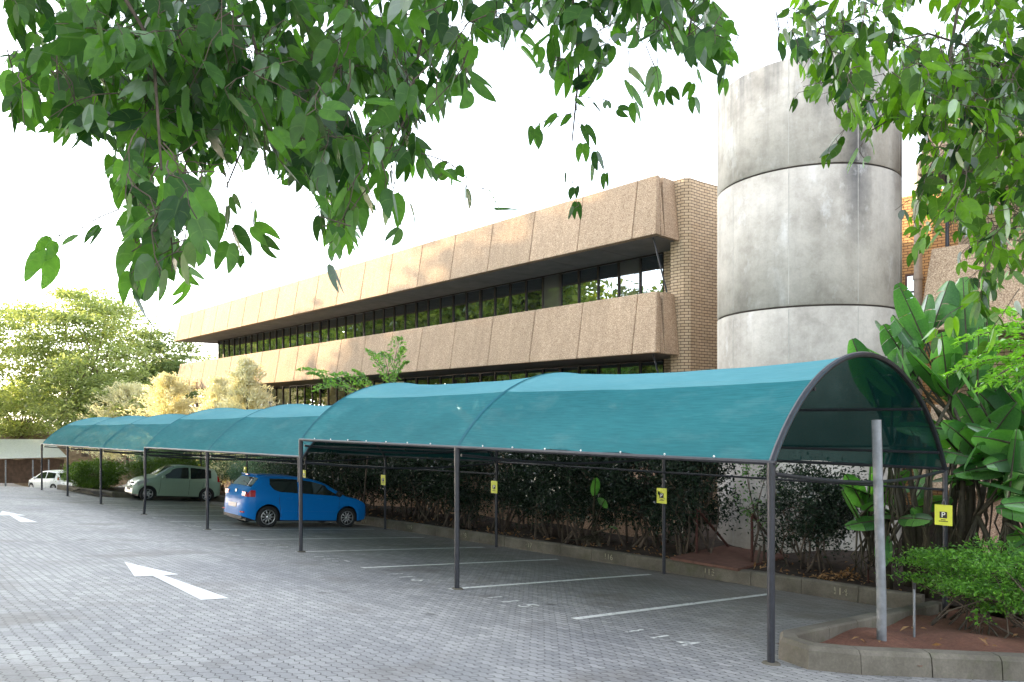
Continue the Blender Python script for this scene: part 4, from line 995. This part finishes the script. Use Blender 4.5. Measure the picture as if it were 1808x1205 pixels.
# broad-leaved strelitzias
def paddle(mbv, base, direction, petiole, length, width, rng, droop=.5, torn=.5):
    """one leaf: petiole then blade with torn segments; mbv = (leaf MB, stem MB)"""
    lf, st = mbv; base = V(base); d = V(direction).normalized(); pts = [base]; cur = base.copy(); n = 10
    total = petiole+length; step = total/n
    for k in range(n):
        cur = cur+d*step; pts.append(cur.copy()); d = (d+V((0, 0, -1))*droop*step*.35*(k/n)).normalized()
    st.tube([tuple(p) for p in pts], [.030-.024*k/n for k in range(n+1)], 6)
    def at(s):
        x = min(max(s/step, 0), n-1e-4); i = int(x); return pts[i].lerp(pts[i+1], x-i), (pts[i+1]-pts[i]).normalized()
    side0 = V((rng.normal(), rng.normal(), 0)).normalized()
    nb = 14; roll = rng.uniform(-1.25, 1.25)
    for sg in (-1, 1):
        cut = 0
        k = 0
        while k < nb:
            m_ = int(rng.integers(2, 5)) if rng.random() < torn else int(rng.integers(5, 9)); k2 = min(nb, k+m_)
            P = []; dr = rng.uniform(0, .35)*torn
            for q in np.linspace(k, k2-(.12 if torn > .2 else 0), (k2-k)+1):
                t = q/nb; p, ax = at(petiole+length*t)
                sd = ax.cross(V((0, 0, 1)));
                if sd.length < .05: sd = side0
                sd = (sd.normalized()*math.cos(roll)+ax.cross(sd).normalized()*math.sin(roll))
                w = width*.5*(math.sin(math.pi*min(1, (t*.93+.05)))**.55)
                upv = sd.cross(ax).normalized()
                if upv.z < 0: upv = -upv
                row = []
                for e in (0, .35, .7, 1):
                    row.append(tuple(p+sd*sg*w*e+upv*(w*.35*e-w*(.28+dr)*e*e*1.5)-V((0, 0, 1))*dr*w*e*e))
                P.append(row)
            lf.grid(P); k = k2
def strelitzia(label, loc, leaves, seed, nstem=4, stem_h=2.2):
    rng = rnd(seed); t = thing('strelitzia', label, 'plant', tuple(float(k) for k in loc), 0, 'broad-leaved plants right of the tower'); o = np.array(t.location)
    lf, st, tr = MB(), MB(), MB()
    tops = []
    for k in range(nstem):
        a = rng.uniform(0, 6.28); b0 = V((math.cos(a)*.3, math.sin(a)*.3, -.1)); tp = V((b0.x*2+rng.normal()*.15, b0.y*2+rng.normal()*.15, stem_h*rng.uniform(.75, 1.15)))
        tr.tube([tuple(b0), tuple(b0.lerp(tp, .5)+V((rng.normal()*.05, rng.normal()*.05, 0))), tuple(tp)], [.06, .05, .035], 9); tops.append(tp)
    for k in range(34):   # dry hanging sheaths
        b0 = tops[k % nstem]; tr.tube([tuple(b0), (b0.x+rng.normal()*.15, b0.y+rng.normal()*.15, b0.z*.6), (b0.x+rng.normal()*.2, b0.y+rng.normal()*.2, b0.z*.2)], [.02, .015, .006], 5)
    more = []
    for tip, L, Wd, dr, torn in leaves:
        if L < .7: continue
        for q in range(2): more.append((np.array(tip)+rng.normal(size=3)*np.array((.35, .35, .3))-np.array((0, 0, .12)), L*rng.uniform(.7, 1.05), Wd*rng.uniform(.8, 1.1), dr+rng.uniform(0, .5), min(1, torn+rng.uniform(0, .6))))
    for i, (tip, L, Wd, dr, torn) in enumerate(leaves+more):
        Wd *= 1.1; L *= 1.08
        b0 = tops[i % nstem]; tipv = V(tuple(np.array(tip)-o)); d = tipv-b0; dist = d.length
        d = (d.normalized()+V((0, 0, .22*dr))).normalized()
        paddle((lf, st), b0, d, max(.3, dist-L), L, Wd, rng, dr, torn)
    tr.build('stems', M['stem_strel'], t, True); st.build('leaf_stalks', M['stem_strel'], t, True); lf.build('leaves', M['leaf_strel'], t, True)
    return t
def bp(px, d): p = pt(px, 900, d); return (p[0], p[1], bed_z(p[0], p[1]))
def lv(px, py, d, L=1.1, Wd=.45, dr=.4, torn=.3): return (pt(px, py, d), L, Wd, dr, torn)
strelitzia('tall strelitzia nearest the carport end, its torn leaf drooping over the net', bp(1655, 11.9), [
    lv(1625, 780, 11.2, 1.0, .42, 1.3, .8), lv(1700, 490, 12.2, 1.15, .5, .1, .15), lv(1500, 600, 11.8, 1.0, .36, .5, .3), lv(1570, 560, 12, .9, .4, .4, .9), lv(1640, 520, 12.3, 1.0, .42, .15, .4),
    lv(1590, 640, 11.4, 1.1, .45, .5, .2), lv(1740, 560, 12.2, 1.1, .5, .5, .4), lv(1660, 590, 11.3, 1.0, .5, .7, .7), lv(1600, 600, 12.5, 1.0, .4, .5, .9), lv(1530, 640, 12.4, 1.0, .4, .6, .3)], 701, 9, 2.3)
strelitzia('strelitzia with wide untorn leaves right of the yellow board', bp(1765, 11.4), [
    lv(1790, 620, 11.2, 1.2, .5, .2, .2), lv(1760, 850, 11.2, 1.3, .55, .8, .05), lv(1700, 770, 11.0, 1.1, .42, .8, .5), lv(1720, 640, 11.6, 1.1, .45, .6, .8), lv(1680, 700, 11.5, 1.0, .4, .8, .6),
    lv(1808, 720, 10.9, 1.1, .45, 1.0, .7), lv(1690, 860, 11, .9, .36, .9, .4), lv(1790, 800, 10.8, 1.1, .45, .9, .3), lv(1740, 720, 11.6, 1.1, .45, .9, .3), lv(1830, 640, 11.6, 1.2, .5, .5, .5)], 702, 9, 2.0)
strelitzia('low strelitzia leaning out behind the steel pole', bp(1600, 12.3), [
    lv(1490, 850, 11.9, .9, .30, .7, .1), lv(1505, 905, 11.9, .95, .26, .6, .1), lv(1545, 935, 11.7, .8, .28, .9, .2), lv(1630, 920, 11.6, .8, .3, .6, .2), lv(1580, 860, 11.9, .9, .3, .4, .2), lv(1560, 990, 11.6, .6, .24, 1.0, .2), lv(1640, 850, 12.1, .9, .3, .3, .2)], 703, 7, 1.1)
strelitzia('strelitzia at the right edge behind the planter bush', bp(1850, 10.6), [
    lv(1800, 860, 10.2, 1.0, .4, .8, .3), lv(1770, 920, 10.2, .9, .35, .9, .3), lv(1860, 800, 10.4, 1.0, .4, .6, .3), lv(1808, 960, 10.0, .8, .3, 1.0, .3), lv(1790, 780, 10.6, 1.1, .4, .5, .4)], 704, 7, 1.3)
hs_ = gndY(1078, 12.85)
strelitzia('small strelitzia seedling with two leaves at the kerb in front of the hedge', hs_, [(pt(1070, 902, 15.4), .42, .26, 1.2, .1), (pt(1052, 850, 15.6), .6, .2, .5, .1), (pt(1088, 938, 15.2), .3, .16, .3, .1)], 705, 1, .25)
# dead leaf litter
rng = rnd(9); P = []
for k in range(450):
    x = rng.uniform(-24, -4.2); y = 12.6+rng.exponential(.5); P.append((x, y, bed_z(x, y)+.02))
for q in ((1470, 1030), (1505, 1042), (1455, 1036), (1490, 1020)):
    c = pt(*q, 12.9)
    for k in range(26): P.append((c[0]+rng.normal()*.10, c[1]+rng.normal()*.08, bed_z(c[0], c[1])+.03+abs(rng.normal())*.05))
for k in range(60):
    x = rng.uniform(-3.5, 0); y = rng.uniform(8.2, 12)
    if inside_island(x, y) and inside_island(x+.3, y-.15) and x > -3.4: P.append((x, y, gz(x, y)+.15))
lt = link('leaf_litter', leaves_mesh('leaf_litter', np.array(P), .10, rng, 1.2, .35), M['litter']); tag(lt, 'dry brown fallen leaves scattered over the beds', 'leaf litter', kind='stuff')
for q, lab in (((1685, 1143), 'pale fallen leaf lying on the red soil'),):
    pass

# ------------------------------------------------------------------ background, far left
def P3(px, py, d): return tuple(float(k) for k in pt(px, py, d))
far_specs = [
    ('feathery_tree', 'biggest feathery yellow-green tree at the far left', 150, 60, 800, [((-1, 0, 9.8), (5.2, 4.6, 3.9)), ((4.6, 0, 6.4), (3.2, 3.2, 2.2)), ((-6, 0, 6.2), (3.6, 3.4, 2.8)), ((.5, -1, 4.6), (5.5, 3, 1.9)), ((4, -1, 3), (4, 2, 1.6))], 30000, M['leaf_far'], 801, 3.2),
    ('feathery_tree', 'dark spreading tree between the big feathery tree and the office block', 285, 66, 800, [((-.5, 0, 9.3), (3.0, 3.0, 1.8)), ((2.6, 0, 6.4), (3.0, 3, 2)), ((-2, 0, 6.2), (3.6, 3, 2)), ((0, 0, 3.6), (4.5, 3, 1.6))], 18000, M['leaf_far2'], 802, 3.4),
    ('feathery_tree', 'pale distant tree seen past the left end of the office block', 350, 85, 790, [((0, 0, 8.6), (4.5, 4, 2.2)), ((-3, 0, 6), (3, 3, 2))], 5000, M['leaf_far2'], 803, 4),
    ('feathery_tree', 'tree cut off by the left edge behind the white-roofed shelter', -40, 64, 810, [((0, 0, 10.4), (5.2, 4.6, 3.6)), ((1, -1, 5), (5.5, 3.5, 2.6))], 17000, M['leaf_far'], 804, 3),
    ('feathery_tree', 'low rounded tree on the bank straight behind the white-roofed shelter', 40, 72, 800, [((0, 0, 4.2), (5.5, 3, 3.0))], 14000, M['leaf_far'], 806, 1.6),
    ('feathery_tree', 'low bushy tree on the bank above the farthest carport', 215, 56, 800, [((0, 0, 3.3), (4.6, 2.6, 2.1))], 12000, M['leaf_far'], 805, 1.6),
]
for nm, lab, px, d, py, cr, n, mt_, sd_, th in far_specs:
    tree(nm, lab, P3(px, py, d), th, cr, n, .36, mt_, sd_, 'trees beyond the far end', 'barkpale', .7, .38, .22, 60, .45, .2)
# earth bank and shelter
bk = MB(); rows = []
for i in range(24):
    px = -220+i*26; row = []
    for j, (py, d) in enumerate(((856, 64), (835, 66), (800, 69), (770, 72), (752, 78), (750, 95))):
        q = pt(px, py+6*math.sin(i*1.3+j), d+math.sin(i*.7)*.8); row.append(tuple(q))
    rows.append(row)
bk.grid(rows); struct(bk.build('bank', M['earth'], None, True))
def shelter():
    o = P3(40, 850, 60); t = thing('shelter', 'low shelter with white sloping roof at the far left end', 'shelter', o); O = np.array(o)
    L = lambda px, py, d: tuple(np.array(pt(px, py, d))-O)
    m = MB(); a, b_, c, d = L(-160, 812, 58), L(118, 806, 60), L(88, 776, 64), L(-160, 775, 62); dn = np.array((0, 0, -.08))
    m.add([a, b_, c, d]+[tuple(np.array(q)+dn) for q in (a, b_, c, d)], [(0, 1, 2, 3), (7, 6, 5, 4), (0, 4, 5, 1), (1, 5, 6, 2), (2, 6, 7, 3), (3, 7, 4, 0)]); m.build('roof', M['roofwhite'], t)
    for px in (10, 58, 86, -40):
        m = MB(); top = np.array(L(px, 812, 60)); m.tube([(top[0], top[1], top[2]-2.6), tuple(top)], .055, 8); m.build('post', M['galv'], t)
    m = MB(); a, b_ = np.array(L(-160, 856, 63)), np.array(L(112, 852, 63.5))
    n = 60
    for k in range(n):
        p0 = a+(b_-a)*k/n; p1 = a+(b_-a)*(k+.94)/n; h = 2.05+.05*math.sin(k*7)
        m.add([tuple(p0), tuple(p1), tuple(p1+np.array((0, 0, h))), tuple(p0+np.array((0, 0, h)))]+[tuple(p0+np.array((.04, .06, 0))), tuple(p1+np.array((.04, .06, 0))), tuple(p1+np.array((.04, .06, h))), tuple(p0+np.array((.04, .06, h)))],
              [(0, 1, 2, 3), (7, 6, 5, 4), (3, 2, 6, 7), (1, 5, 6, 2), (0, 3, 7, 4)])
    m.build('back_boards', M['wood'], t)
    return t
shelter()

# ------------------------------------------------------------------ trees across the drive (mirrored in the windows; tall and bushy ones added to shade the yard)
st_src = tree('street_tree', 'broad green tree across the drive mirrored in the office windows', (-58, -17, gz(-58, -8)), 4.2,
              [((0, 0, 9), (6, 5.5, 3.6)), ((4, 1, 7), (4, 4, 2.4)), ((-4, -1, 6.6), (4, 4, 2.6))], 9000, .55, M['leaf_street'], 901, 'trees across the drive', 'bark', .5, .5, .3, 46, .6, .22)
k = 0
SPOTS = [(-76, -18, 1.0, 1), (-90, -20, 1.4, 3), (-104, -21, 1.7, 4), (-120, -20, 1.85, 2), (-137, -21, 1.9, 5), (-155, -20, 2.0, 3)]
SIDE = ['left of the biggest mirrored one', 'second left of the biggest mirrored one', 'third left of the biggest mirrored one', 'fourth left of the biggest mirrored one', 'next to the left end of the mirrored row', 'left end of the mirrored row']
for (x, y, s, r_), lab in zip(SPOTS, SIDE):
    c = copy_tree(st_src); c.location = (x, y, gz(x, -8)); c.scale = (s, s, s); c.rotation_euler = (0, 0, r_*1.1); c['label'] = 'large green tree across the drive, %s' % lab
big = tree('street_tree', 'very tall tree beside the drive, rightmost of the tall mirrored ones', (-48, -6.5, gz(-48, -6.5)), 6.0,  # added shade tree, out of frame
           [((0, 0, 15), (5.0, 3.8, 4.6)), ((3.2, .5, 10), (4, 3.2, 3.6)), ((-3.2, -.5, 9.6), (4, 3.2, 3.6))], 15000, .60, M['leaf_street'], 911, 'tall trees shading the drive', 'bark', .5, .55, .34, 80, .7, .2)  # added out of frame, sized to keep sun off facade and tower
for x, s, r_, lab in ((-55, 1.15, .1, 'second of the tall mirrored ones'), (-62, 1.15, 3.1, 'third of the tall mirrored ones'), (-69, 1.1, .2, 'fourth of the tall mirrored ones'), (-60, 1.35, 1.0, 'standing behind the second one'), (-68, 1.35, 4.0, 'standing behind the third one'), (-53, 1.35, 2.2, 'standing behind the rightmost one')):
    c = copy_tree(big); c.location = (x, (-6.8 if s < 1.25 else -12.5)+.4*math.sin(x), gz(x, -7)); c.scale = (s, s, s); c.rotation_euler = (0, 0, r_); c['label'] = 'very tall shade tree added beside the drive, %s' % lab
big.scale = (1.2, 1.2, 1.2)
low = tree('street_tree', 'bushy drive-side tree, nearest to the hanging boughs', (-8, -6.0, gz(-8, -6.0)), 2.6,  # added shade tree, unseen
           [((0, 0, 6.2), (4.2, 3.2, 2.9)), ((2.8, .3, 4.2), (3, 2.6, 1.9)), ((-2.8, -.3, 4.0), (3, 2.6, 1.9))], 8500, .42, M['leaf_street'], 921, 'bushy trees along the drive', 'bark', .5, .55, .26, 70, .7, .2)  # unseen row added to keep sun off the ground and bays
for x, s, r_, lab in ((-14.5, 1.0, .1, 'second from the hanging boughs'), (-21, 1.03, 3.1, 'third from the hanging boughs'), (-28, 1.15, .2, 'fourth from the hanging boughs'), (-34.5, 1.2, 3.0, 'farthest from the hanging boughs'), (-41, 1.15, 1.0, 'last before the tall mirrored ones')):
    c = copy_tree(low); c.location = (x, -6.4+.4*math.sin(x), gz(x, -6.4)); c.scale = (s, s, s); c.rotation_euler = (0, 0, r_); c['label'] = 'bushy unseen shade tree added beside the drive, %s' % lab

# ------------------------------------------------------------------ overhanging foliage near the camera
HALF = [(0, .03), (.16, -.05), (.33, .04), (.44, .24), (.455, .48), (.41, .70), (.32, .90), (.24, 1.02), (.15, .88), (.06, .62), (0, .50)]
def leaf_verts(pos, axis, normal, L, fold, curl, narrow):
    axis = axis/np.linalg.norm(axis); normal = normal-axis*np.dot(axis, normal); normal = normal/np.linalg.norm(normal); side = np.cross(axis, normal); out = []
    for sg in (-1, 1):
        vs = []
        for x, y in HALF:
            x *= narrow; ang = fold
            px_ = x*math.cos(ang); pz = x*math.sin(ang)-curl*(y-.3)**2*.7-.5*curl*x*x*4
            vs.append(pos+(side*sg*px_+axis*y+normal*pz)*L)
        out.append(vs if sg > 0 else vs[::-1])
    return out
def overhang(name, label, blobs, ntwig, depth, leaf, mat, seed, trunk, limbs, extra, fold=1.0, narrow=1.0):
    """blobs: soft ellipses (px, py, rx, ry) that bound where the boughs reach"""
    rng = rnd(seed); t = thing(name, label, 'tree', trunk[0]); O = np.array(trunk[0]); tm = MB()
    tm.tube([tuple(np.array(q)-O) for q in trunk], [.16-.10*i/(len(trunk)-1) for i in range(len(trunk))], 10)
    for lim in limbs:
        n = len(lim); tm.tube([tuple(np.array(q)-O) for q in lim], [(.045 if i == 0 else (.02 if i == 1 else .010))*(1-.75*i/(n-1)) for i in range(n)], 8)
    tm.build('limbs', M['bark'], t, True)
    def ok(p):
        x, y, d = proj(p); 
        if d < .4: return False
        return any(((x-b[0])/b[2])**2+((y-b[1])/b[3])**2 < 1 for b in blobs)
    tw = MB(); LV, LF = [], []
    area = np.array([b[2]*b[3] for b in blobs], float); area /= area.sum()
    def grow(start, d, n, step, size, always=False):
        pts = [start]; cur = start.copy()
        for k in range(n):
            nx = cur+d*step
            if not always and not ok(nx): break
            d = d+rng.normal(size=3)*.22+np.array((0, 0, -.10)); d = d/np.linalg.norm(d); cur = nx; pts.append(cur.copy())
            s = 1 if k % 2 else -1
            sidev = np.cross(d, (0, 0, 1)); sidev = sidev/max(1e-3, np.linalg.norm(sidev))*s
            pet = sidev*.6+d*.5+np.array((0, 0, -.5))+rng.normal(size=3)*.3; pet = pet/np.linalg.norm(pet)
            lp = cur+pet*.03
            ax = np.array((0, 0, -1.0))*rng.uniform(.4, 1.2)+sidev*rng.uniform(.1, .8)+d*.35+rng.normal(size=3)*.35
            nm = rng.normal(size=3)+np.array((0, 0, .55)); L = size*rng.uniform(.62, 1.2)
            if always or ok(lp+ax/np.linalg.norm(ax)*L*.8):
                A, B = leaf_verts(lp, ax, nm, L, rng.uniform(.1, .75)*fold, rng.uniform(-.05, .5), rng.uniform(.85, 1.08)*narrow)
                b0 = len(LV); nh = len(A); LV.extend([tuple(v-O) for v in A]); LF.append(tuple(range(b0, b0+nh)))
                LV.extend([tuple(v-O) for v in B[1:-1]]); LF.append((b0+nh-1, *range(b0+nh, b0+2*nh-2), b0))
                tw.tube([tuple(cur-O), tuple(lp-O)], .0011, 4, False)
        if len(pts) > 2: tw.tube([tuple(q-O) for q in pts], [.0018*(1-.6*i/len(pts)) for i in range(len(pts))], 5, False)
    for k in range(ntwig):
        b = blobs[rng.choice(len(blobs), p=area)]
        for _ in range(20):
            a = rng.uniform(0, 6.28); r = math.sqrt(rng.random()); px, py = b[0]+b[2]*r*math.cos(a), b[1]-abs(b[3]*r*math.sin(a))*rng.uniform(-.35, 1)
            d_ = rng.uniform(*(b[4] if len(b) > 4 else depth)); s = pt(px, py, d_)
            if ok(s): break
        d = np.array((rng.normal()*.7, rng.normal()*.7, -.55+rng.normal()*.35)); d /= np.linalg.norm(d)
        grow(s, d, int(rng.integers(4, 9)), .05, leaf)
    for (px, py, dd), (vx, vz), n, size in extra:      # hanging sprays
        s = pt(px, py, dd); d = np.array((RGT[0]*vx, RGT[1]*vx, vz), float); d /= np.linalg.norm(d); grow(s, d, n, .05, size, True)
    tw.build('twigs', M['bark'], t)
    me = bpy.data.meshes.new('leaves'); me.from_pydata(LV, [], LF); link('leaves', me, mat, t)
    hu = [h for h in HALF]+[(-x, y) for x, y in HALF[::-1][1:-1]]; nv_ = len(hu); l = me.uv_layers.new(name='UVMap')
    vi = np.zeros(len(me.loops), dtype=np.int32); me.loops.foreach_get('vertex_index', vi)
    l.data.foreach_set('uv', np.array(hu, dtype=np.float32)[vi % nv_].ravel())
    print(name, 'leaf halves', len(LF))
    return t
NEAR = (1.5, 2.0)
blobs_l = [(240, 60, 220, 110), (150, 150, 130, 110), (330, 160, 130, 140), (420, 250, 60, 60), (560, 110, 180, 160), (700, 90, 140, 150), (620, 240, 110, 110), (610, 330, 60, 70), (520, 250, 100, 80), (760, 295, 75, 38), (290, 300, 90, 110, NEAR), (300, 400, 80, 100, NEAR),
           (270, 470, 45, 50, NEAR), (680, 350, 45, 45, (1.7, 2.1)), (600, 400, 42, 44, (1.7, 2.1)), (70, 90, 70, 55), (50, 200, 40, 40), (455, 20, 120, 60), (830, 40, 60, 40), (60, 10, 60, 25), (820, 95, 25, 50), (120, -110, 330, 130), (620, -120, 320, 140)]
trunk_l = [(1.2, -2.6, gz(1.2, -2.6)-.1), (1.1, -2.4, 1.6), (.6, -1.6, 3.4), (-.2, -.6, 4.2), (-.9, .4, 4.3)]
limb_l = [[(-.2, -.6, 4.2), tuple(pt(-100, -500, 1.7)), tuple(pt(150, -120, 1.8)), tuple(pt(270, 80, 1.9)), tuple(pt(285, 300, 1.6))],
          [(-.9, .4, 4.3), tuple(pt(560, -300, 2.2)), tuple(pt(600, -60, 2.3)), tuple(pt(590, 120, 2.3)), tuple(pt(640, 260, 2.2))],
          [(-.9, .4, 4.3), tuple(pt(420, -250, 2.4)), tuple(pt(430, 0, 2.5)), tuple(pt(470, 160, 2.5)), tuple(pt(400, 330, 2.3))],
          [(-.9, .4, 4.3), tuple(pt(700, -250, 2.4)), tuple(pt(760, -20, 2.4)), tuple(pt(720, 200, 2.3)), tuple(pt(680, 280, 2.2))]]
extra_l = [((210, 370, 1.8), (-.9, -.35), 4, .08), ((245, 360, 1.8), (-.3, -1), 4, .08), ((270, 350, 1.8), (.2, -1), 4, .08), ((395, 300, 2.2), (.25, -1), 5, .085), ((430, 330, 2.3), (.5, -.9), 3, .08), ((650, 330, 1.9), (-.6, -.8), 4, .085), ((740, 270, 2.0), (1, -.3), 5, .08), ((690, 290, 2.0), (.2, -1), 3, .08), ((815, 90, 2.2), (.25, -1), 2, .11)]
overhang('orchid_tree', 'near tree with two-lobed dark green leaves hanging over the upper left', blobs_l, 540, (1.8, 3.4), .080, M['leaf_over'], 1001, trunk_l, limb_l, extra_l, 1.0, .98)
blobs_m = [(960, 25, 130, 70), (1090, 20, 110, 65), (900, 20, 70, 50), (1010, 110, 70, 60), (1190, 40, 60, 50), (1260, 60, 50, 60), (1100, -110, 300, 120)]
blobs_r = [(1560, 60, 190, 70), (1500, 130, 95, 70), (1545, 190, 75, 55), (1680, 130, 130, 120), (1760, 130, 90, 160), (1690, 240, 90, 80), (1720, 330, 100, 100), (1780, 400, 60, 120), (1750, 470, 60, 60), (1660, 350, 60, 40), (1605, 400, 36, 42), (1420, 30, 70, 30), (1810, 260, 60, 160), (1640, -120, 320, 150), (1990, 120, 190, 300)]
trunk_m = [(2.3, 2.2, gz(2.3, 2.2)-.1), (2.25, 2.3, 1.8), (1.9, 2.4, 3.4), (1.4, 2.2, 4.6)]
limb_m = [[(1.4, 2.2, 4.6), tuple(pt(1150, -250, 2.7)), tuple(pt(1010, -20, 2.7)), tuple(pt(1022, 130, 2.7)), tuple(pt(1010, 250, 2.7))], [(1.4, 2.2, 4.6), tuple(pt(1250, -200, 2.8)), tuple(pt(1225, 0, 2.8)), tuple(pt(1210, 110, 2.8))]]
extra_m = [((1022, 120, 2.7), (-.05, -1), 8, .075), ((1010, 200, 2.7), (-.8, -.2), 3, .10), ((1015, 170, 2.7), (1, -.1), 3, .07), ((1110, 90, 2.5), (.05, -1), 3, .095), ((1140, 80, 2.6), (.4, -1), 3, .09), ((1160, 100, 2.7), (.1, -1), 2, .08), ((1010, 270, 2.7), (0, -1), 4, .07), ((1235, 60, 2.8), (-.1, -1), 4, .075), ((1280, 30, 2.8), (.2, -1), 4, .07), ((1370, 20, 2.4), (.2, -1), 2, .08), ((1400, 30, 2.4), (.0, -1), 2, .08)]
overhang('orchid_tree', 'thin hanging sprays of two-lobed leaves from the tree above the top centre', blobs_m, 108, (2.2, 3.2), .095, M['leaf_over'], 1002, trunk_m, limb_m, extra_m, 1.0, .95)
trunk_r = [(4.6, 6.0, gz(4.6, 6)-.1), (4.5, 5.9, 1.6), (3.9, 5.2, 3.6), (3.0, 4.4, 5.2)]
limb_r = [[(3.0, 4.4, 5.2), tuple(pt(1900, -60, 3.4)), tuple(pt(1795, 170, 3.2)), tuple(pt(1735, 90, 3.1)), tuple(pt(1640, 60, 3.0)), tuple(pt(1480, 95, 2.9))],
          [(3.9, 5.2, 3.6), tuple(pt(1990, 150, 3.6)), tuple(pt(1795, 178, 3.3)), tuple(pt(1790, 330, 3.2)), tuple(pt(1740, 450, 3.2))],
          [(3.0, 4.4, 5.2), tuple(pt(1760, -200, 3.0)), tuple(pt(1690, 20, 2.9)), tuple(pt(1670, 150, 2.9)), tuple(pt(1540, 230, 2.8))]]
extra_r = [((1560, 170, 2.8), (-.9, -.45), 6, .075), ((1610, 160, 2.8), (-.7, -.5), 7, .075), ((1480, 110, 2.9), (-.6, -.8), 4, .07), ((1690, 390, 3.0), (-.8, -.5), 4, .08), ((1640, 330, 3.0), (-.6, -.6), 3, .08), ((1780, 430, 3.0), (-.3, -1), 5, .09), ((1800, 510, 2.7), (-.5, -.7), 4, .09), ((1700, 540, 2.6), (-.6, -.35), 3, .085), ((1530, 5, 2.0), (-.2, -1), 2, .10), ((1740, 460, 3.0), (.0, -1), 4, .09)]
overhang('orchid_tree', 'bright yellow-green leafy boughs hanging over the upper right beside the tower', blobs_r, 500, (2.3, 4.2), .072, M['leaf_right'], 1003, trunk_r, limb_r, extra_r, 1.2, .92)
# feathery branch reaching in from the right edge
rb = (5.6, 7.4, gz(5.6, 7.4)); D1 = 6.6
fr = []
rng = rnd(44)
for a, c in (((1840, 600), (1690, 610)), ((1850, 620), (1700, 640)), ((1850, 640), (1670, 665)), ((1850, 640), (1730, 690)), ((1850, 600), (1745, 585)), ((1860, 660), (1760, 680)), ((1850, 615), (1780, 640)), ((1870, 590), (1790, 560)), ((1850, 650), (1710, 655)), ((1860, 650), (1790, 690)), ((1860, 610), (1720, 625))):
    fr.append((pt(*a, D1+rng.uniform(-.3, .3)), pt(*c, D1+rng.uniform(-.5, .3))))
feathery('feathery_tree', 'bright feathery-leaved branch reaching in from the right edge', rb, fr, .075, M['leaf_pin'], 1010, [rb, (5.4, 7.3, 1.0), tuple(pt(1900, 630, D1)), tuple(pt(1840, 620, D1))], .05)
